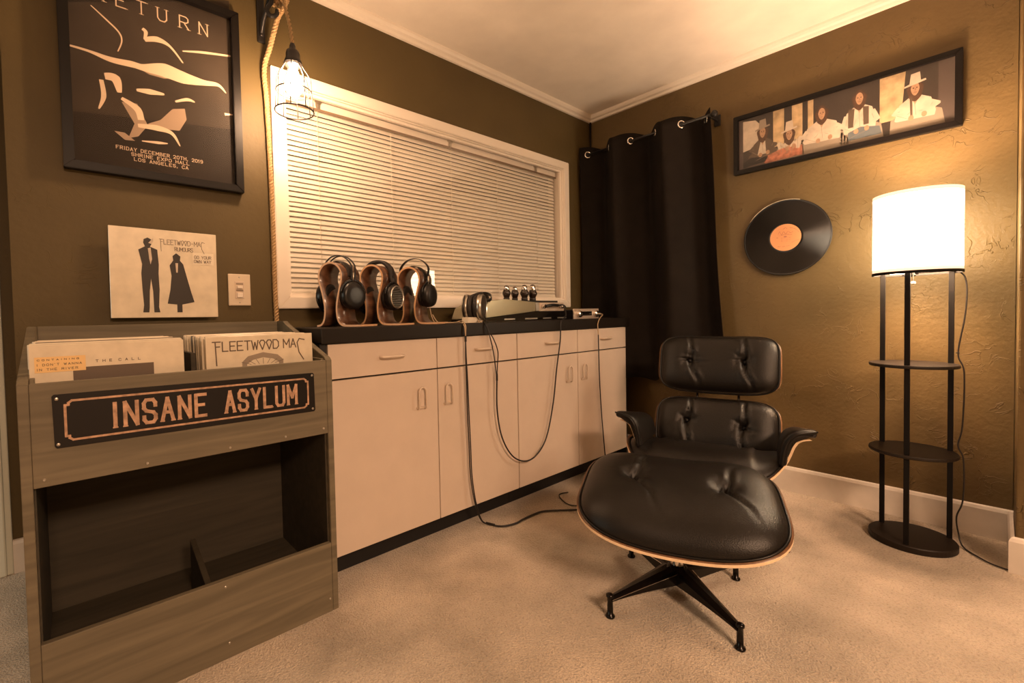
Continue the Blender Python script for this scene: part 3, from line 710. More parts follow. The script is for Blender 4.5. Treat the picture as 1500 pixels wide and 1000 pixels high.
SGN = {'S': [[(1,.72),(1,.86),(.8,1),(.2,1),(0,.86),(0,.64),(.2,.52),(.8,.44),(1,.32),(1,.14),(.8,0),(.2,0),(0,.14),(0,.28)]], 'U': [[(0,1),(0,.14),(.2,0),(.8,0),(1,.14),(1,1)]]}
def sign_word(s, a0, a1):
    n = len(s); wsum = sum(.45 if c == 'I' else 1.15 if c == 'M' else 1 for c in s); unit = (a1-a0)/(wsum+.60*(n-1)); x = a0; out = []
    for c in s:
        w = (.45 if c == 'I' else 1.15 if c == 'M' else 1)*unit
        for l in SGN.get(c, G[c]):
            out += strokes([[signpt(x+(u-.5)*unit*.75+.5*w if c == 'I' else x+u*w, .26+.48*v) for u, v in l]], .0086)
        if c in 'INAYMUL':
            for e in {round(p[0], 3) for l in G[c] for p in (l[0], l[-1]) if p[1] < .05}:
                q = signpt(x+(.5*w if c == 'I' else e*w), .26); out.append([(q[0]-.0055, q[1]-.0035), (q[0]+.0055, q[1]-.0035), (q[0]+.0055, q[1]), (q[0]-.0055, q[1])])
        x += w+.60*unit
    return out
st += sign_word('INSANE', .175, .505) + sign_word('ASYLUM', .585, .905)
flat('lettering', st, M['signtxt'], sg, (0, CYF-.003, 0), (1, 0, 0), (0, 0, 1), .0006)
for a, b in ((.012, .93), (.988, .95), (.012, .06), (.988, .06)):
    x, z = signpt(a, b); obj('rivet', lathe([(0, 0), (.004, 0), (.0035, .0015), (0, .0022)], 12, Matrix.Translation((x, CYF-.003, z)) @ Matrix.Rotation(PI/2, 4, 'X')), M['screw'], sg)

# records in the two bins
def sleeve_bm(w=.320, h=.317, t=.004): return box(-w/2, w/2, -t/2, t/2, 0, h, bev=.0012, seg=1)
def sleeve(x, y, z, m, label, group=None, tilt=0, rz=0, me=None, s=1):
    o = obj('record_sleeve', sleeve_bm(), m) if me is None else bpy.data.objects.new('record_sleeve', me)
    if me is not None: C.objects.link(o)
    o.location = (x, y, z); o.rotation_euler = (tilt, 0, rz); tag(o, label, 'record', group); return o
meshes = []
for mm in ('sleeve', 'sleeve2', 'sleeve', 'sleeve_dk'):
    me = bpy.data.meshes.new('record_sleeve'); b = sleeve_bm(); b.to_mesh(me); b.free(); me.materials.append(M[mm]); meshes.append(me)
rr = random.Random(4)
for bin_x, lab, grp, ym in ((-2.858, 'record sleeve filed behind the front cover in the left half of the crate', 'records filed in the left half of the crate', -.468),
                            (-2.482, 'record sleeve filed behind the front cover in the right half of the crate', 'records filed in the right half of the crate', -.462)):
    for i in range(26):
        y = ym+.014+i*.0138; mi = rr.choice([0, 0, 1, 2, 0, 3] if i > 1 else [0])
        sleeve(bin_x+rr.uniform(-.006, .006), y, .6285+rr.uniform(0, .004), None, ('dark ' if mi == 3 else 'cream ')+lab, grp, tilt=-.035-.001*i, rz=rr.uniform(-.006, .006), me=meshes[mi])
def cover(x, y, z, label, tilt, rz=0): return sleeve(x, y, z, M['sleeve'], label, None, tilt, rz)
c1 = cover(-2.860, -.4735, .6285, 'cream record sleeve with orange sticker and dark photo, front of the left bin', -.03)
def pr(o, nm, polys, m, lift=.0006): return flat(nm, polys, m, o, (0, -.0020, 0), (1, 0, 0), (0, 0, 1), lift)
R4 = lambda a, b, c, d: [(a, b), (c, b), (c, d), (a, d)]
pr(c1, 'photo', [R4(-.080, .10, .088, .258)], M['ink2'])
pr(c1, 'sticker', [R4(-.150, .250, -.055, .288)], M['sticker'], .0009)
t = []
for s, zz, hh, x0_ in (('CONTAINING', .279, .0035, -.145), ("I DON'T WANNA", .2665, .005, -.146), ('IN THE RIVER', .255, .005, -.146)): t += text(s, x0_, zz, hh, .0042, .0030 if len(s) > 11 else .0045, .0009)[0]
pr(c1, 'lettering', t, M['ink2'], .0013)
t = text('THE', -.035, .268, .006, .005, .009, .0012)[0] + text('CALL', .012, .268, .006, .005, .009, .0012)[0]
pr(c1, 'lettering', t, M['ink2'])
c2 = cover(-2.484, -.4680, .6320, 'cream record sleeve with large band lettering, front of the right bin', -.03)
def fancy(s, x, y, h, wl, gap, w):
    out = []; 
    for i, ch in enumerate(s):
        if ch == ' ': x += wl*.7; continue
        k = 1.15 if ch in 'WM' else 1
        L = [[(x+u*wl*k, y+v*h) for u, v in l] for l in G[ch]]
        if ch == 'F': L = [[(x-wl*.35, y+h*1.02), (x+wl*.95, y+h*1.02)], [(x+.1*wl, y+h), (x+.22*wl, y-h*1.5)], [(x+.1*wl, y+h*.5), (x+.8*wl, y+h*.5)]]
        if i == len(s)-1: L = [[(x+wl*1.5, y+h*.85), (x+wl*.5, y+h), (x+.05*wl, y+h*.55), (x+.35*wl, y-h*.6), (x+wl*1.25, y-h*1.5)]]
        if ch == 'O': L = [[(x+.5*wl, y-.05*h), (x, y+h*.75), (x+wl*.3, y+h), (x+wl*.75, y+h), (x+wl, y+h*.75), (x+.5*wl, y-.05*h)]]
        out += strokes(L, w); x += wl*k+gap
    return out
pr(c2, 'lettering', fancy('FLEETWOOD MAC', -.136, .272, .028, .0165, .0042, .0034), M['ink2'])
arch = [(-.062, .16), (-.062, .235), (-.045, .252), (0, .262), (.045, .252), (.062, .235), (.062, .16), (.048, .16), (.048, .228), (.03, .24), (0, .246), (-.03, .24), (-.048, .228), (-.048, .16)]
pr(c2, 'arch_drawing', [arch], M['greytone'])
pr(c2, 'fan_lines', strokes([[(.0+.012*k, .226), (.0+.014*k*1.5, .244-abs(k)*.003)] for k in (-3, -2, -1, 0, 1, 2, 3)], .0012) + [ell(-.020, .205, .010, .013)], M['ink2'])
al = tag(obj('album_cover', box(-.161, .161, -.004, .004, 0, .312, bev=.0012, seg=1), M['sleeve']), 'cream album cover with two dark figures mounted on the wall above the crate', 'album')
al.location = (-2.6775, -.034, 1.012); al.rotation_euler = (0, math.radians(.3), 0)
obj('wall_mount', box(-.05, .05, .004, .034, .10, .20), M['frame'], al)
def pa(nm, polys, m, lift=.0006): return flat(nm, polys, m, al, (-.161, -.004, 0), (.322, 0, 0), (0, 0, .312), lift/.3)
sc = lambda L, sx=1, sz=1: L
def pal(nm, polys, m, lift=.0006):
    return flat(nm, [[(a*.322, b*.312) for a, b in p] for p in polys], m, al, (-.161, -.004, 0), (1, 0, 0), (0, 0, 1), lift)
# two plain standing figures in dark clothes
tall = [(.30,.88),(.335,.90),(.37,.88),(.375,.84),(.355,.80),(.42,.77),(.43,.60),(.425,.50),(.43,.32),(.42,.12),(.43,.06),(.375,.06),(.37,.30),(.355,.44),(.34,.30),(.335,.12),(.33,.06),(.275,.06),(.285,.14),(.275,.34),(.27,.50),(.28,.60),(.25,.76),(.31,.80),(.295,.84)]
small = [(.565,.66),(.56,.71),(.595,.745),(.635,.71),(.63,.66),(.66,.62),(.69,.48),(.73,.30),(.76,.18),(.64,.15),(.64,.06),(.59,.06),(.59,.15),(.50,.16),(.53,.32),(.545,.48),(.53,.60)]
pal('figure', [tall], M['ink']); pal('figure', [small], M['ink'])
pal('shirt', [[(.335,.78),(.36,.79),(.37,.66),(.355,.60),(.345,.66)], [(.34,.84),(.385,.90),(.385,.86),(.37,.83)], [(.585,.63),(.61,.63),(.605,.52),(.59,.52)]], M['whiteprint'], .0012)
t = [[(a/.322, b/.312) for a, b in p] for p in fancy('FLEETWOOD-MAC', .145, .262, .017, .0082, .0021, .0015)]
pal('lettering', t, M['ink2'])
t = [[(a/.322, b/.312) for a, b in p] for p in text('RUMOURS', .188, .240, .014, .0062, .0020, .0014)[0]]
pal('lettering', t, M['ink2'])
pal('sticker', [R4(.755, .625, .968, .765)], M['paper'])
t = text('GO YOUR', .2485, .2170, .0105, .0062, .0022, .0014)[0] + text('OWN WAY', .2475, .2015, .0105, .0062, .0020, .0014)[0]
pal('lettering', [[(a/.322, b/.312) for a, b in p] for p in t], M['ink2'], .0012)
# ------------------------------------------------------------------ framed poster, framed photograph, wall record
def framed(name, label, W_, H_, fw, depth, bg, mtx, fm='frame', hw=None):
    """local plane: x across, z up, facing -y; origin at the bottom left on the wall"""
    t = thing(name, label, 'picture'); t.matrix_world = mtx
    for P_ in ([(0, 0), (W_, 0), (W_-fw, fw), (fw, fw)], [(W_, 0), (W_, H_), (W_-fw, H_-fw), (W_-fw, fw)], [(W_, H_), (0, H_), (fw, H_-fw), (W_-fw, H_-fw)], [(0, H_), (0, 0), (fw, fw), (fw, H_-fw)]):
        obj('frame_rail', prism(P_, 'y', -depth, -.002, bev=.0018), M[fm], t)
    p = obj('print', box(fw*.7, W_-fw*.7, -.012, -.006, fw*.7, H_-fw*.7), bg, t)
    obj('glazing', box(fw*.8, W_-fw*.8, -.0185, -.0165, fw*.8, H_-fw*.8), M['glass'], t)
    def art(nm, polys, m, lift=.0005): return flat(nm, polys, M[m], p, (0, -.012, 0), (1, 0, 0), (0, 0, 1), lift)
    return t, art
PW, PH = .535, .700
post, art = framed('framed_poster', 'black framed dark concert poster above the album cover, left of the window', PW, PH, .028, .034, M['posterbg'], Matrix.Translation((-2.941, 0, 1.500)))
L0, L1, Z0_, Z1_ = .028, PW-.028, .028, PH-.028; ww, hh = L1-L0, Z1_-Z0_
# artwork window measured from photo: a 0..1 across, b 0..1 up over the visible sheet
def A_(a, b):
    Yb = 800+130*a; return (L0+a*ww, Z0_+(Yb-(930*(1-b)-10))*(.000975+.00021*a)*hh)
def shp(L_): return [A_(a, b) for a, b in L_]
def slines(LL, w): return strokes([shp(l) for l in LL], w)
t = []; x = L0+.02*ww
for ch, xx in zip('RETURN', (.106, .166, .223, .284, .351, .414)): t += text(ch, xx-.013, .578, .044, .027, .01, .0038, serif=.007)[0]
art('lettering', t, 'postlt')
t = []
for s, z_, h, xa, xb in (('FRIDAY DECEMBER 20TH, 2019', .0935, .0110, .137, .400), ('SHRINE EXPO HALL', .0775, .0105, .179, .356), ('LOS ANGELES, CA', .0615, .0105, .186, .352)):
    wu = text(s, 0, 0, h, .0072, .0040, .0014)[1]; k = (xb-xa)/wu
    t += text(s, xa, z_, h, .0072*k, .0040*k, .0017, serif=.0016)[0]
art('lettering', t, 'postlt', .0007)
# side-lit abstract figure: ribbons of light on the dark sheet
def ribbon(pts, ws):
    P = catmull([Vector((*A_(a, b), 0)) for a, b in pts], 6); n = len(P); up, dn = [], []
    for i, p in enumerate(P):
        d = (P[min(i+1, n-1)]-P[max(i-1, 0)]).normalized(); nn = Vector((-d.y, d.x, 0)); f = i/(n-1)*(len(ws)-1); k = min(int(f), len(ws)-2); w = ws[k]+(ws[k+1]-ws[k])*(f-k)
        up.append(p+nn*w/2); dn.append(p-nn*w/2)
    return [[(up[i].x, up[i].y), (dn[i].x, dn[i].y), (dn[i+1].x, dn[i+1].y), (up[i+1].x, up[i+1].y)] for i in range(n-1)]
art('sheen_panel', [shp([(0, .405), (1, .30), (1, 1), (0, 1)])], 'postersheen', .0001)  # paler upper area, the reflection in the glazing painted onto the sheet
lt = []
lt += ribbon([(0, .765), (.10, .735), (.22, .69), (.34, .665), (.45, .64)], [.006, .008, .018, .022, .010])
lt += ribbon([(.33, .66), (.42, .645), (.54, .63), (.66, .59), (.80, .56), (.90, .545), (.955, .50)], [.006, .026, .050, .044, .020, .012, .003])
lt += ribbon([(.12, .985), (.20, .91), (.27, .84), (.285, .79), (.26, .735)], [.003, .005, .005, .004, .003])
lt += ribbon([(.66, .735), (.80, .725), (1, .70)], [.004, .009, .006])
lt += ribbon([(.42, .80), (.50, .80), (.58, .76), (.66, .67)], [.014, .020, .008, .004])
lt += ribbon([(.41, .86), (.43, .84), (.42, .80)], [.010, .012, .006])
lt += ribbon([(.18, .60), (.24, .585), (.26, .51)], [.02, .030, .012]) + ribbon([(.16, .58), (.17, .49), (.14, .42)], [.012, .014, .004])
lt += ribbon([(.36, .525), (.44, .515), (.53, .50)], [.008, .020, .006]) + ribbon([(.27, .48), (.36, .42), (.38, .36)], [.01, .022, .018])
lt += ribbon([(.60, .46), (.68, .47), (.73, .455)], [.006, .012, .004]) + ribbon([(.94, .385), (1, .38)], [.010, .004])
lt += ribbon([(.36, .33), (.48, .315), (.57, .285), (.62, .215)], [.012, .020, .012, .003]) + ribbon([(.38, .245), (.48, .235), (.54, .23)], [.003, .010, .003])
art('light_ribbon', lt, 'postlt')
md = [shp([(.42, .34), (.50, .36), (.58, .42), (.66, .42), (.67, .36), (.62, .30), (.52, .31)]), shp([(.27, .46), (.36, .45), (.42, .33), (.36, .27), (.30, .26), (.34, .34)]), shp([(.36, .655), (.48, .645), (.60, .60), (.54, .585), (.44, .61)])]
md += [shp([(.22, .30), (.28, .29), (.34, .245), (.28, .25)])]
art('shaded_form', md, 'postmid', .0003)

BW, BH = .907, .330
bandm = Matrix.Translation((0, -.989, 1.774)) @ Matrix.Rotation(-PI/2, 4, 'Z')
band, art = framed('framed_photograph', 'long black framed photograph of five seated people on the right wall', BW, BH, .024, .030, M['mat_board'], bandm)
bx0, bx1, bz0, bz1 = .046, BW-.075, .026, BH-.026
F = lambda a, b: (bx0+a*(bx1-bx0), bz0+b*(bz1-bz0))
fs = lambda L_: [F(a, b) for a, b in L_]
art('photo_ground', [fs([(0, 0), (1, 0), (1, 1), (0, 1)])], 'photobg', .0003)
art('planks', [fs([(.19, .3), (.255, .3), (.255, 1), (.19, 1)]), fs([(.30, .3), (.36, .3), (.36, 1), (.30, 1)]), fs([(.39, .3), (.42, .3), (.42, 1), (.39, 1)]), fs([(.75, .25), (.845, .25), (.865, 1), (.75, 1)])], 'plank', .0005)
art('pale_backdrop', [fs([(0, .35), (.10, .40), (.14, .72), (.08, .93), (0, .97)])], 'whiteprint', .0004)
art('rug', [fs([(.14, .02), (.36, .04), (.36, .22), (.24, .24), (.12, .14)])], 'rug', .0009)
def person(a, hb, hat, shirt, wd=.055, lean=0, skirt=True, jacket=None):
    wd *= 1.3
    """one seated person: legs, torso, arms, head, hair, hat"""
    art('trousers', [fs([(a-wd*1.3, .02), (a+wd*1.45, .02), (a+wd*1.3, .26), (a+wd*.6, .36), (a-wd*.6, .33), (a-wd*1.25, .24)])], jacket or 'greytone', .00075)
    art('clothing', [fs([(a-wd*.95, .20), (a+wd*.95, .18), (a+wd*1.02, hb-.36), (a+wd*.78, hb-.14), (a+wd*.25, hb-.06), (a-wd*.25, hb-.06), (a-wd*.8, hb-.16), (a-wd*1.05, hb-.40)])], jacket or shirt, .0008)
    if jacket: art('shirt_front', [fs([(a-wd*.45, .22), (a+wd*.3, .22), (a+wd*.22, hb-.10), (a-wd*.15, hb-.10)])], shirt, .0010)
    art('sleeve', strokes([[F(a-wd*.85, hb-.22), F(a-wd*1.05, .34), F(a-wd*.25, .24)], [F(a+wd*.85, hb-.22), F(a+wd*1.1, .36), F(a+wd*.45, .26)]], .017), jacket or shirt, .00085)
    art('shirt_fold', strokes([[F(a-wd*.78, hb-.26), F(a-wd*.85, .36)], [F(a+wd*.78, hb-.26), F(a+wd*.86, .38)], [F(a+.004, .25), F(a-.002, hb-.18)], [F(a-wd*.4, .28), F(a-wd*.2, hb-.3)], [F(a+wd*.35, .30), F(a+wd*.2, hb-.32)], [F(a-wd*.9, .30), F(a-wd*.3, .20)], [F(a-wd*.6, .12), F(a+wd*.5, .20)]], .0014), 'greytone', .0011)
    art('neck', [fs([(a-.012, hb+.0), (a+.012, hb+.0), (a+.016, hb-.10), (a, hb-.20), (a-.014, hb-.10)])], 'rose', .0011)
    art('hair', [[F(a+.034*math.cos(k)*(1+.10*math.sin(5*k)), hb+.045+.165*math.sin(k)*(1+.08*math.cos(4*k))-.02) for k in [i*PI/12 for i in range(24)]]], 'hair', .0012)
    art('face', [[F(a+lean+(.0185-.004*max(0, -math.sin(k)))*math.cos(k), hb+.050+.105*math.sin(k)) for k in [i*PI/9 for i in range(18)]]], 'rose', .0014)
    art('features', [[F(a+lean+dx+.0038*math.cos(k), hb+.068+.010*math.sin(k)) for k in [i*PI/4 for i in range(8)]] for dx in (-.0075, .0075)] + strokes([[F(a+lean-.006, hb-.006), F(a+lean+.006, hb-.006)], [F(a+lean+.001, hb+.06), F(a+lean+.0025, hb+.028)]], .0011), 'hair', .0016)
    art('hand', [[F(a+wd*.45+.012*math.cos(k), .235+.045*math.sin(k)) for k in [i*PI/5 for i in range(10)]], [F(a-wd*.2+.012*math.cos(k), .215+.045*math.sin(k)) for k in [i*PI/5 for i in range(10)]]], 'rose', .0013)
    if hat: art('hat', [fs([(a-.046, hb+.10), (a+.046, hb+.15), (a+.044, hb+.18), (a+.024, hb+.17), (a+.020, hb+.31), (a-.018, hb+.30), (a-.024, hb+.145), (a-.046, hb+.125)])], hat, .0018)
person(.125, .60, 'greytone', 'whiteprint', .055, jacket='ink2'); person(.285, .42, 'whiteprint', 'whiteprint', .045)
person(.465, .64, None, 'whiteprint', .075); person(.655, .72, None, 'whiteprint', .060); person(.905, .62, 'whiteprint', 'whiteprint', .065)
art('vest', [fs([(.60, .30), (.625, .30), (.632, .62), (.60, .62)]), fs([(.675, .30), (.70, .30), (.70, .60), (.672, .62)]), fs([(.885, .25), (.895, .25), (.893, .55), (.882, .55)])], 'ink2', .0012)
art('jeans', [fs([(.60, .08), (.76, .08), (.75, .22), (.66, .28), (.60, .22)])], 'denim', .0011)
art('boot', [fs([(0, .03), (.14, .06), (.16, .16), (.05, .20), (0, .12)])], 'ink', .0012)

rec = thing('wall_record', 'large black record with an orange label hung on the right wall', 'record', (-.012, -1.242, 1.384))
RX = Matrix.Rotation(-PI/2, 4, 'Y')
rp = [(0, 0), (.199, 0), (.204, .0015), (.204, .0035), (.200, .005)]; r_ = .196
while r_ > .082: rp += [(r_, .0046), (r_-.0012, .0052)]; r_ -= .0032
rp += [(.078, .0040), (.0725, .0046), (0, .0046)]
disc = lathe(rp, 96, Matrix.Rotation(math.radians(1.2), 4, 'Y') @ RX)
rd = obj('disc', disc, M['vinyl'], rec, True)
rd.data.polygons.foreach_set('use_smooth', [False]*len(rd.data.polygons))
obj('hanging_pin', tube([(.012, 0, 0), (-.003, 0, 0)], .003, 8), M['steel'], rec)
lb = obj('label', lathe([(0, .0052), (.072, .0052), (.072, .0046)], 48, Matrix.Rotation(math.radians(1.2), 4, 'Y') @ RX), M['label'], rec)
t = fancy('LYRIC', -.030, .018, .012, .0085, .002, .0014) if 0 else []
t += strokes([catmull([(-.030, .022), (-.020, .034), (-.010, .018), (0, .032), (.010, .020), (.022, .030), (.034, .024)], 5)], .0022) if 0 else []
def V2(l): return [(p.x, p.y) for p in catmull([Vector((a, b, 0)) for a, b in l], 5)]
t += strokes([V2([(-.034, .018), (-.026, .034), (-.018, .016), (-.008, .032), (.002, .018), (.012, .032), (.024, .022), (.036, .028)]), V2([(-.010, .045), (0, .052), (.008, .046)]), V2([(-.03, .012), (0, .016), (.03, .012)]), V2([(.02, .05), (.045, .04), (.062, .02)]), V2([(.03, -.03), (.048, -.022), (.064, -.02)])], .0020)
for k, b in enumerate((-.002, -.012, -.020)): t += strokes([[(-.020+.012*j, b), (-.013+.012*j, b)] for j in range(4-(k == 2))], .0016)
t += strokes([[(-.042, .002), (-.034, .002)], [(-.036, -.046), (-.024, -.046), (-.02, -.045)], [(-.014, -.048), (-.002, -.048)], [(.004, -.047), (.018, -.046)]], .0024) + [ell(0, .004, .008, .004)]
flat('label_print', t, M['rug'], lb, (-.0056, 0, 0), (0, -1, 0), (0, 0, 1), .0008)
obj('rim_highlight', tube([(-.0035, .2035*math.cos(math.radians(a)), .2035*math.sin(math.radians(a))) for a in range(-40, -41, -1)] + [(-.0035+.0042*math.cos(math.radians(a)), .2035*math.cos(math.radians(a)), .2035*math.sin(math.radians(a))) for a in range(-38, 112, 3)], .0016, 6), M['sleeve2'], rec)  # pale arc painted in as the highlight along the record's edge

# ------------------------------------------------------------------ dimmer switch plate
sw = thing('dimmer_switch', 'cream dimmer switch plate between the album cover and the window', 'switch', (-2.430, 0, 1.118))
pl = bmesh.new(); bx(pl, -.041, .041, -.007, 0, -.063, .063, bev=.003); obj('plate', pl, M['plate'], sw)
obj('slider_well', box(-.017, .017, -.0085, -.006, -.034, .034, bev=.001), M['handle'], sw)
obj('slider_knob', box(-.010, .010, -.014, -.008, .006, .016, bev=.001), M['white'], sw)
obj('paddle', box(-.010, .010, -.012, -.008, -.030, -.012, bev=.001), M['white'], sw)
for z in (.024, -.002): obj('slot', box(-.013, .013, -.0095, -.0085, z-.003, z+.003), M['greytone'], sw)
for z in (.050, -.050): obj('screw', lathe([(0, 0), (.003, 0), (.0025, .001), (0, .0012)], 10, Matrix.Translation((0, -.007, z)) @ Matrix.Rotation(PI/2, 4, 'X')), M['screw'], sw)

# ------------------------------------------------------------------ pendant cage lamp, its iron bracket and the rope
def twist_rope(path, r, pitch=.030, strands=3, cyc=1):
    P = [Vector(p) for p in path]; bm = bmesh.new(); d = 0; D = [0]
    for a, b in zip(P, P[1:]): d += (b-a).length; D.append(d)
    n = max(12, int(d/.0045)); S_ = []
    j = 0
    for i in range(n+1):
        s = d*i/n
        while j < len(D)-2 and D[j+1] < s: j += 1
        f = (s-D[j])/max(1e-9, D[j+1]-D[j]); S_.append(P[j].lerp(P[j+1], f))
    for k in range(strands):
        pts = []; up = Vector((1, 0, 0))
        for i, p in enumerate(S_):
            t = (S_[min(i+1, n)]-S_[max(i-1, 0)]).normalized(); s = (up-t*up.dot(t)).normalized(); up = s; q = t.cross(s)
            a = 2*PI*(d*i/n)/pitch + 2*PI*k/strands
            pts.append(p+(s*math.cos(a)+q*math.sin(a))*r*.52)
        tube(pts, r*.56, 6, bm=bm)
    return bm
pend = thing('pendant_lamp', 'lit bulb in a black wire cage hanging beside the poster', 'lamp', (0, 0, 0))
px_, py_ = PEND.x, PEND.y
obj('cord', twist_rope(catmull([(px_+.001, py_, 2.008), (px_-.006, py_+.006, 2.08), (px_-.014, py_+.03, 2.17), (px_-.012, py_+.05, 2.27)], 6), .0068, .032, 2), M['rope'], pend, True)
obj('socket', lathe([(0, 2.012), (.008, 2.012), (.011, 2.002), (.011, 1.992), (.022, 1.984), (.025, 1.972), (.025, 1.958), (.029, 1.952), (.032, 1.940), (.031, 1.933), (.024, 1.931), (0, 1.931)], 28, Matrix.Translation((px_, py_, 0))), M['socket'], pend, True)
bl = obj('bulb', lathe([(0, 1.931), (.013, 1.931), (.014, 1.918), (.020, 1.900), (.0285, 1.880), (.031, 1.862), (.028, 1.842), (.017, 1.826), (0, 1.821)], 24, Matrix.Translation((px_, py_, 0))), M['pbulb'], pend, True)
TL = Matrix.Translation((px_, py_, 0))
def ring_t(z, r, w): return tube([(px_+r*math.cos(2*PI*i/40), py_+r*math.sin(2*PI*i/40), z) for i in range(40)], w, 6, closed=True)
for z, r, w in ((1.765, .068, .0027), (1.838, .062, .0020), (1.937, .032, .0016)): obj('cage_ring', ring_t(z, r, w), M['iron'], pend, True)
for k in range(8):
    a = 2*PI*k/8+.25; c, s = math.cos(a), math.sin(a)
    P = [(px_+c*r, py_+s*r, z) for r, z in ((.032, 1.937), (.036, 1.925), (.052, 1.900), (.060, 1.880), (.062, 1.838), (.068, 1.765))]
    obj('cage_wire', tube(catmull(P, 4), .0019, 6), M['iron'], pend, True)
brk = thing('wall_bracket', 'black iron hook bracket holding the rope and pendant cord at the top', 'bracket', (0, 0, 0))
bb = bmesh.new(); bx(bb, -2.330, -2.300, -.010, -.001, 2.13, 2.36, bev=.003); obj('back_plate', bb, M['iron'], brk)
obj('arm', tube(catmull([(-2.315, -.006, 2.165), (-2.315, -.05, 2.21), (-2.310, -.14, 2.265), (-2.300, -.235, 2.285), (-2.300, -.26, 2.30)], 6), .009, 10), M['iron'], brk, True)
obj('hook', tube(catmull([(-2.300, -.12, 2.285), (-2.310, -.12, 2.235), (-2.325, -.12, 2.205), (-2.315, -.125, 2.18), (-2.295, -.13, 2.19), (-2.29, -.13, 2.21)], 6), .008, 8), M['iron'], brk, True)
for z in (2.16, 2.33): obj('bolt', lathe([(0, 0), (.009, 0), (.009, .005), (.005, .008), (0, .008)], 8, Matrix.Translation((-2.315, -.010, z)) @ Matrix.Rotation(PI/2, 4, 'X')), M['iron'], brk)
rope_pts = catmull([(-2.272, -.20, 2.27), (-2.268, -.15, 2.225), (-2.278, -.10, 2.20), (-2.296, -.05, 2.10), (-2.312, -.020, 2.02), (-2.306, -.016, 1.90), (-2.300, -.014, 1.70), (-2.296, -.014, 1.40), (-2.294, -.014, 1.15), (-2.290, -.022, .995), (-2.30, -.012, .90)], 8)
rope_pts = [Vector((min(p.x, -2.296) if p.z < 2.06 else p.x, p.y, p.z)) for p in rope_pts]
ro = thing('rope', 'twisted manila rope running down the wall beside the window casing', 'rope', (0, 0, 0))
obj('strands', twist_rope(rope_pts, .0098, .040), M['rope'], ro, True)
lp = [(-2.290+.022*math.cos(a), -.135+.004*k, 2.235+.026*math.sin(a)+.0035*k) for k, a in enumerate([i*PI/6 for i in range(-3, 15)])]
obj('rope_loop', twist_rope(lp, .0075, .034), M['rope'], ro, True)
lp = [(-2.272+.020*math.cos(a), -.165+.004*k, 2.262+.024*math.sin(a)) for k, a in enumerate([i*PI/6 for i in range(-6, 9)])]
obj('rope_loop', twist_rope(lp, .0075, .034), M['rope'], ro, True)
# ------------------------------------------------------------------ headphone stands and headphones on the worktop
ZT = .962
def omega_bm(depth=.118, th=.0075):
    R_ = [(-.064, .0045), (-.046, .008), (-.033, .024), (-.0265, .055), (-.028, .095), (-.040, .150), (-.050, .190), (-.047, .222), (-.028, .247), (0, .256),
          (.028, .247), (.047, .222), (.050, .190), (.040, .150), (.028, .095), (.0265, .055), (.033, .024), (.048, .008), (.070, .0042), (.128, .0040)]
    P = catmull([(a*1.08, 0, b) for a, b in R_], 4); a_, b_ = [], []
    for i, p in enumerate(P):
        d = (P[min(i+1, len(P)-1)]-P[max(i-1, 0)]).normalized(); n = Vector((-d.z, 0, d.x)); a_.append(p+n*th/2); b_.append(p-n*th/2)
    bm = bmesh.new(); n = len(P)
    V_ = [[bm.verts.new(q+Vector((0, y, 0))) for q in L_] for L_ in (a_, b_) for y in (-depth/2, depth/2)]
    A0, A1, B0, B1 = V_
    for i in range(n-1):
        bm.faces.new((A0[i], A0[i+1], A1[i+1], A1[i])); bm.faces.new((B0[i], B1[i], B1[i+1], B0[i+1]))
        for X_, Y_ in ((A0, B0), (A1, B1)):
            f = bm.faces.new((X_[i], Y_[i], Y_[i+1], X_[i+1])); f.material_index = 1
    for i in (0, n-1):
        f = bm.faces.new((A0[i], A1[i], B1[i], B0[i])); f.material_index = 1
    return bm
def arc(rx, rz, zc, a0, a1, n=26, yo=0): return [(rx*math.cos(t), yo, zc+rz*math.sin(t)) for t in [a0+(a1-a0)*i/n for i in range(n+1)]]
def strap(pts, w, t, y=0): # flat strap in the XZ plane, width along y
    bm = bmesh.new(); P = [Vector(p) for p in pts]; rows = []
    for i, p in enumerate(P):
        d = (P[min(i+1, len(P)-1)]-P[max(i-1, 0)]).normalized(); n = Vector((-d.z, 0, d.x))
        rows.append([bm.verts.new(p+n*a*t/2+Vector((0, b*w/2, 0))) for a, b in ((1, -.85), (.6, -1), (-.6, -1), (-1, -.85), (-1, .85), (-.6, 1), (.6, 1), (1, .85))])
    for a, b in zip(rows, rows[1:]):
        for k in range(8): bm.faces.new((a[k], a[(k+1) % 8], b[(k+1) % 8], b[k]))
    bm.faces.new(rows[0]); bm.faces.new(rows[-1][::-1]); return bm
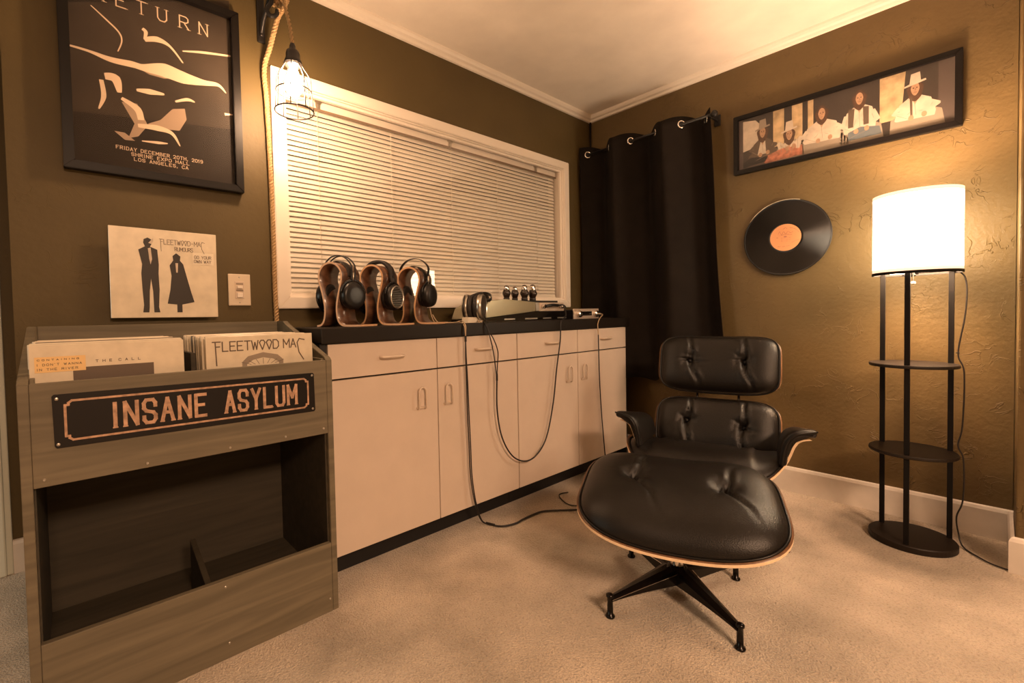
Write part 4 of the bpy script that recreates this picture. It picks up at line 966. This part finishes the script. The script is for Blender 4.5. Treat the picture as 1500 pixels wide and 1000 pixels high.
def cup(parent, s, x, z, r, kind, yaw=0, oval=1.0):
    Mx = Matrix.Translation((x*s, 0, z)) @ Matrix.Rotation(s*yaw, 4, 'Z') @ Matrix.Rotation(s*PI/2, 4, 'Y') @ Matrix.Diagonal((1, oval, 1, 1)) # local +z = outward
    obj('ear_pad', lathe([(.018, -.022), (r*.72, -.024), (r*.90, -.020), (r*.95, -.010), (r*.92, 0), (0, 0)], 36, Mx), M['hpleather'], parent, True)
    if kind == 'closed':
        c = obj('ear_cup', lathe([(0, 0), (r, 0), (r*1.02, .004), (r, .016), (r*.94, .024), (r*.80, .028), (r*.5, .0300), (0, .0305)], 40, Mx), M['hpgloss'], parent, True)
    elif kind == 'grille':
        c = obj('ear_cup', lathe([(0, 0), (r, 0), (r*1.02, .005), (r*.98, .020), (r*.86, .030), (r*.80, .030), (r*.78, .026), (0, .026)], 40, Mx), M['hp'], parent, True)
        obj('grille_ring', lathe([(r*.78, .026), (r*.80, .033), (r*.86, .033), (r*.88, .029)], 40, Mx), M['silver'], c, True)
        for k in range(-5, 6):
            yy = k*r*.135; hw = math.sqrt(max(0, (r*.79)**2-yy*yy))
            b = bmesh.new(); bx(b, yy-.0016, yy+.0016, -hw, hw, .028, .0315)
            for v in b.verts: v.co = Mx @ v.co
            obj('grille_bar', b, M['silver'], c)
    elif kind == 'mesh':
        c = obj('ear_cup', lathe([(0, 0), (r*.98, 0), (r*1.02, .004), (r*1.02, .018), (r*.97, .024), (r*.90, .025), (r*.88, .020), (0, .020)], 40, Mx), M['silver'], parent, True)
        obj('grille', lathe([(0, .0215), (r*.70, .0215), (r*.88, .0205)], 40, Mx), M['mesh'], c, True)
    else:
        c = obj('ear_cup', lathe([(0, 0), (r, 0), (r*1.01, .006), (r*.99, .022), (r*.90, .034), (r*.6, .039), (0, .040)], 40, Mx), M['hp'], parent, True)
    yk = arc(r*1.12, r*1.12, 0, .05*PI, .95*PI, 18)
    ym = [Mx @ Vector((-p[2], p[0], .012)) if True else p for p in yk]
    obj('yoke', tube(ym, .003, 6, flat=(.005, .0025)), M['hp'], parent, True)
    top = Mx @ Vector((-r*1.12, 0, .012)); return top
def headphones(label, kind, mtx, cx, cz, r, band, yaw=0, oval=1.0, name='headphones'):
    t = thing(name, label, 'headphones'); t.matrix_world = mtx
    tops = [cup(t, s, cx, cz, r, kind, yaw, oval) for s in (-1, 1)]
    if band in ('double', 'tall'):
        hz = .268 if band == 'double' else .272
        obj('suspension_strap', strap(arc(.060, .066, .200, PI*1.0, 0), .036, .004), M['hpleather'], t, True)
        tz = .290 if band == 'double' else .302
        P = catmull([tuple(tops[0]), (-cx-.012, 0, cz+r*1.12+.030), (-.072, 0, tz-.042), (-.040, 0, tz-.010), (0, 0, tz), (.040, 0, tz-.010), (.072, 0, tz-.042), (cx+.012, 0, cz+r*1.12+.030), tuple(tops[1])], 6)
        if band == 'double':
            for yo in (-.011, .011): obj('headband', tube([p+Vector((0, yo, 0)) for p in P], .0030, 6), M['hpgloss'], t, True)
        else: obj('headband', strap(P, .020, .0028), M['hpgloss'], t, True)
    else:
        P = catmull([tuple(tops[0]), (-cx-.004, 0, cz+r*1.12+.026), (-.062, 0, .240), (-.034, 0, .268), (0, 0, .276), (.034, 0, .268), (.062, 0, .240), (cx+.004, 0, cz+r*1.12+.026), tuple(tops[1])], 6)
        obj('headband', strap(P, .034, .014), M['hpleather'], t, True)
    for s, tp in zip((-1, 1), tops): obj('slider', tube([tp+Vector((0, 0, -.006)), tp+Vector((s*.002, 0, .030))], .0045, 8), M['steel'] if band != 'pad' else M['hp'], t, True)
    return t
me_o = None
SP = ((-2.108, -.222), (-1.925, -.222), (-1.738, -.222))
for (x, y), w in zip(SP, ('leftmost walnut headphone stand on the worktop, under round black headphones', 'middle walnut headphone stand on the worktop, under the grille headphones', 'rightmost walnut headphone stand on the worktop, nearest the amplifier')):
    if me_o is None:
        so = obj('headphone_stand', omega_bm(), [M['walnut'], M['maple']], smooth=True); me_o = so.data
        for p in me_o.polygons: p.use_smooth = p.material_index == 0
    else: so = bpy.data.objects.new('headphone_stand', me_o); C.objects.link(so)
    so.location = (x, y, ZT+.0005); so.rotation_euler = (0, 0, math.radians(-62)); tag(so, w, 'headphone stand', 'omega shaped headphone stands on the worktop')
def hm(x, y, a=-51): return Matrix.Translation((x, y, ZT)) @ Matrix.Rotation(math.radians(a), 4, 'Z')
headphones('black headphones with round closed cups on the leftmost wooden stand', 'closed', hm(*SP[0], -66), .062, .125, .056, 'double', math.radians(-12))
headphones('black headphones with silver slatted grilles on the middle wooden stand', 'grille', hm(*SP[1], -62), .062, .120, .056, 'pad', math.radians(-4), 1.0)
headphones('black headphones with a tall thin band on the rightmost wooden stand', 'plain', hm(*SP[2], -63), .058, .130, .053, 'tall', math.radians(-2), .95)
ax = Vector((.53, -.848, 0)).normalized(); up_ = (Vector((.848, .53, 0)).normalized()*.90+Vector((0, 0, .436))).normalized(); yy = up_.cross(ax)
m4 = Matrix((ax, yy, up_)).transposed().to_4x4(); m4.translation = Vector((-1.452, -.315, 1.037))
h4 = thing('headphones', 'silver ringed headphones lying folded against the amplifier', 'headphones'); h4.matrix_world = m4
tp = [cup(h4, s, .024, 0, .062, 'mesh') for s in (-1, 1)]
P = catmull([tuple(tp[0]), (-.060, 0, .09), (-.052, 0, .135), (-.02, 0, .165), (.02, 0, .165), (.052, 0, .135), (.060, 0, .09), tuple(tp[1])], 6)
obj('headband', strap(P, .016, .004), M['hp'], h4, True)
P2 = catmull([(-.055, 0, .085), (-.038, 0, .122), (0, 0, .142), (.038, 0, .122), (.055, 0, .085)], 5)
obj('suspension_strap', strap(P2, .030, .003), M['hpleather'], h4, True)
tag(obj('card_stand', prism([(-1.525, ZT), (-1.425, ZT), (-1.435, .987), (-1.52, .989)], 'y', -.345, -.30), M['paper']), 'small white card lying under the silver ringed headphones', 'card')

# ------------------------------------------------------------------ amplifier, its black base unit, tubes, small converter
amp = thing('tube_amplifier', 'silver tube amplifier with a pale front panel on the worktop', 'amplifier', (0, 0, 0))
YA = -.300
obj('side_panel', prism([(-1.430, .978), (-1.405, 1.035), (-1.33, 1.068), (-1.225, 1.079), (-.984, 1.064), (-.984, 1.014)], 'y', YA, YA+.20, bev=.003), M['amp'], amp)
obj('corner_trim', box(-.984, -.955, YA-.002, YA+.198, 1.014, 1.063, bev=.003), M['silver'], amp)
obj('front_panel', box(-.955, -.735, YA-.004, YA+.006, 1.013, 1.062, bev=.003), M['amppanel'], amp)
obj('chassis', box(-.955, -.738, YA+.006, YA+.198, 1.015, 1.060, bev=.002), M['amp'], amp)
obj('top_plate', box(-1.16, -.75, YA+.03, YA+.19, 1.056, 1.0745, bev=.002), M['iron'], amp)
for x in (-.930, -.768): 
    obj('knob', lathe([(0, 0), (.0125, 0), (.0125, .016), (.0105, .019), (0, .019)], 24, Matrix.Translation((x, YA-.004, 1.040)) @ Matrix.Rotation(PI/2, 4, 'X')), M['chrome'], amp, True)
obj('mark', box(-.752, -.742, YA-.0046, YA-.0035, 1.036, 1.039), M['rug'], amp)
ba = thing('base_unit', 'glossy black unit under the tube amplifier', 'amplifier', (0, 0, 0))
obj('body', prism([(-1.432, ZT), (-1.432, .974), (-.985, 1.012), (-.650, 1.0135), (-.650, ZT)], 'y', YA-.006, YA+.20, bev=.002), M['blackgloss'], ba)
for x0_, x1_ in ((-1.24, -1.16), (-1.08, -.98), (-.93, -.86), (-.80, -.72)): obj('vent', box(x0_, x1_, YA-.0075, YA-.005, .970, .977), M['steel'], ba)
for k, (x, y, s) in enumerate(((-1.062, -.150, .98), (-.972, -.130, .95), (-.938, -.175, 1.04), (-.855, -.165, 1.10))):
    tv = thing('vacuum_tube', ('leftmost vacuum tube on the amplifier, with a straight dark bulb', 'second vacuum tube from the left on the amplifier', 'third vacuum tube from the left on the amplifier', 'tallest vacuum tube on the amplifier, furthest right')[k], 'vacuum tube', (x, y, 1.0745), group='vacuum tubes on the amplifier')
    obj('tube_base', lathe([(0, 0), (.018*s, 0), (.018*s, .018), (.016*s, .020), (0, .020)], 22), M['tubebase'], tv, True)
    obj('glass_bulb', lathe([(.015*s, .018), (.018*s, .026), (.024*s, .040), (.0245*s, .050), (.020*s, .060), (.0155*s, .068), (.0155*s, .080*s), (.012*s, .088*s), (.005*s, .091*s), (0, .0915*s)], 26), M['tube'], tv, True)
    obj('getter_cap', lathe([(.0160*s, .068), (.0163*s, .079*s), (.0150*s, .083*s)], 22), M['chrome'], tv, True)
dac = thing('converter', 'small black converter with a silver two-knob face at the end of the worktop', 'converter', (0, 0, 0))
YD = -.300
obj('body', box(-.634, -.382, YD+.005, YD+.20, ZT+.001, 1.020, bev=.003), M['iron'], dac)
obj('face_plate', box(-.640, -.376, YD-.004, YD+.006, ZT, 1.025, bev=.002), M['amppanel'], dac)
obj('display', box(-.558, -.452, YD-.0055, YD-.003, .982, 1.008, bev=.001), M['blackgloss'], dac)
for x in (-.592, -.415): obj('knob', lathe([(0, 0), (.020, 0), (.020, .016), (.0165, .021), (0, .021)], 26, Matrix.Translation((x, YD-.004, .992)) @ Matrix.Rotation(PI/2, 4, 'X')), M['chrome'], dac, True)

# ------------------------------------------------------------------ cables
def cable(name, label, runs):
    t = thing(name, label, 'cable', (0, 0, 0))
    for nm, pts, r, m in runs: obj(nm, tube(catmull(pts, 6), r, 7), M[m], t, True)
    return t
def off(pts, dx, dy=0, dz=0): return [(a+dx*math.sin(PI*i/(len(pts)-1)), b+dy, c+dz) for i, (a, b, c) in enumerate(pts)]
YC = -.404
run = [(-1.590, YC, .895), (-1.590, YC, .816), (-1.586, YC, .70), (-1.583, YC, .564), (-1.577, YC, .40), (-1.571, YC, .244), (-1.550, YC-.005, .108), (-1.515, -.405, .030), (-1.487, -.41, .006)]
fl = [(-1.487, -.41, .006), (-1.455, -.475, .006), (-1.39, -.500, .006), (-1.329, -.495, .006), (-1.25, -.495, .006), (-1.186, -.505, .006), (-1.120, -.555, .006), (-1.068, -.595, .006), (-.99, -.66, .006)]
cable('headphone_cable', 'tan and black cable trailing from the rightmost stand over the cabinets to the carpet', [
    ('lead', [(-1.700, -.285, 1.035), (-1.695, -.292, .995), (-1.680, -.300, .967), (-1.64, -.320, .966), (-1.60, -.335, .966), (-1.585, -.36, .967), (-1.592, -.398, .952), (-1.592, YC, .925), (-1.590, YC, .895)], .0024, 'cable_tan'),
    ('lead', [(-1.690, -.290, 1.005), (-1.672, -.312, .967), (-1.63, -.345, .966), (-1.60, -.35, .967), (-1.575, -.345, .972), (-1.580, -.375, .970), (-1.586, -.402, .950), (-1.588, YC, .92), (-1.590, YC, .895)], .0024, 'cable_tan'),
    ('splitter', [(-1.590, YC, .905), (-1.590, YC, .878)], .0055, 'cable'),
    ('strand', off(run, .004), .0028, 'cable'), ('strand', off(run, -.005), .0028, 'cable'), ('strand', off(fl, .004, .002), .0028, 'cable'), ('strand', off(fl, -.003, -.004), .0028, 'cable'),
    ('splitter', [(-1.487, -.405, .009), (-1.470, -.448, .008)], .0050, 'cable'), ('loop', [(-.90, -.44, .006), (-.955, -.425, .006), (-1.000, -.47, .006), (-1.030, -.545, .006), (-.995, -.60, .006), (-.94, -.62, .006)], .0030, 'cable')])
YC = -.412
cable('headphone_cable', 'black cable hanging in a deep loop from the silver headphones to the amplifier', [
    ('plug', [(-.930, YA-.03, 1.040), (-.905, YA-.036, 1.045), (-.87, YA-.036, 1.047), (-.83, YA-.036, 1.045)], .0085, 'hp'),
    ('plug_boot', [(-.83, YA-.036, 1.045), (-.79, YA-.040, 1.046), (-.775, YA-.048, 1.030)], .0055, 'hp'),
    ('lead', [(-.79, YA-.040, 1.046), (-.785, YA-.050, 1.020), (-.81, -.375, .985), (-.875, -.402, .965), (-.906, YC, .940), (-.914, YC, .843), (-.948, YC, .695), (-.982, YC, .512), (-1.043, YC, .336), (-1.128, YC, .256), (-1.218, YC, .246), (-1.308, YC, .294), (-1.377, YC, .40), (-1.406, YC, .538), (-1.404, YC, .69)], .0038, 'cable'),
    ('splitter', [(-1.404, YC, .715), (-1.404, YC, .680)], .0055, 'cable'),
    ('strand', [(-1.404, YC, .70), (-1.398, YC, .76), (-1.394, YC, .82), (-1.420, YC, .88), (-1.452, -.408, .925), (-1.462, -.394, .962), (-1.462, -.36, .967), (-1.46, -.33, .972)], .0027, 'cable'),
    ('strand', [(-1.406, YC, .70), (-1.420, YC, .80), (-1.440, YC, .88), (-1.455, -.408, .93), (-1.450, -.396, .964), (-1.425, -.36, .985), (-1.405, -.335, .995)], .0027, 'cable'),
    ('jumper', [(-1.47, -.365, .975), (-1.49, -.38, .966), (-1.47, -.385, .968), (-1.44, -.36, .972)], .0020, 'cable_tan')])
YC = -.402
cable('converter_cable', 'tan to black cable dropping from the silver-faced converter behind the ottoman', [
    ('plug', [(-.415, YD-.02, .992), (-.418, YD-.045, .990)], .0065, 'steel'),
    ('lead', [(-.418, YD-.045, .990), (-.440, YD-.075, .985), (-.50, -.395, .965), (-.535, YC, .93), (-.533, YC, .90), (-.530, YC, .864)], .0034, 'cable_tan'),
    ('lead', [(-.530, YC, .864), (-.527, YC, .70), (-.522, YC, .571), (-.510, YC, .42), (-.499, YC, .315), (-.481, YC-.005, .12), (-.475, -.415, .03), (-.50, -.46, .006), (-.62, -.50, .006)], .0036, 'cable')])
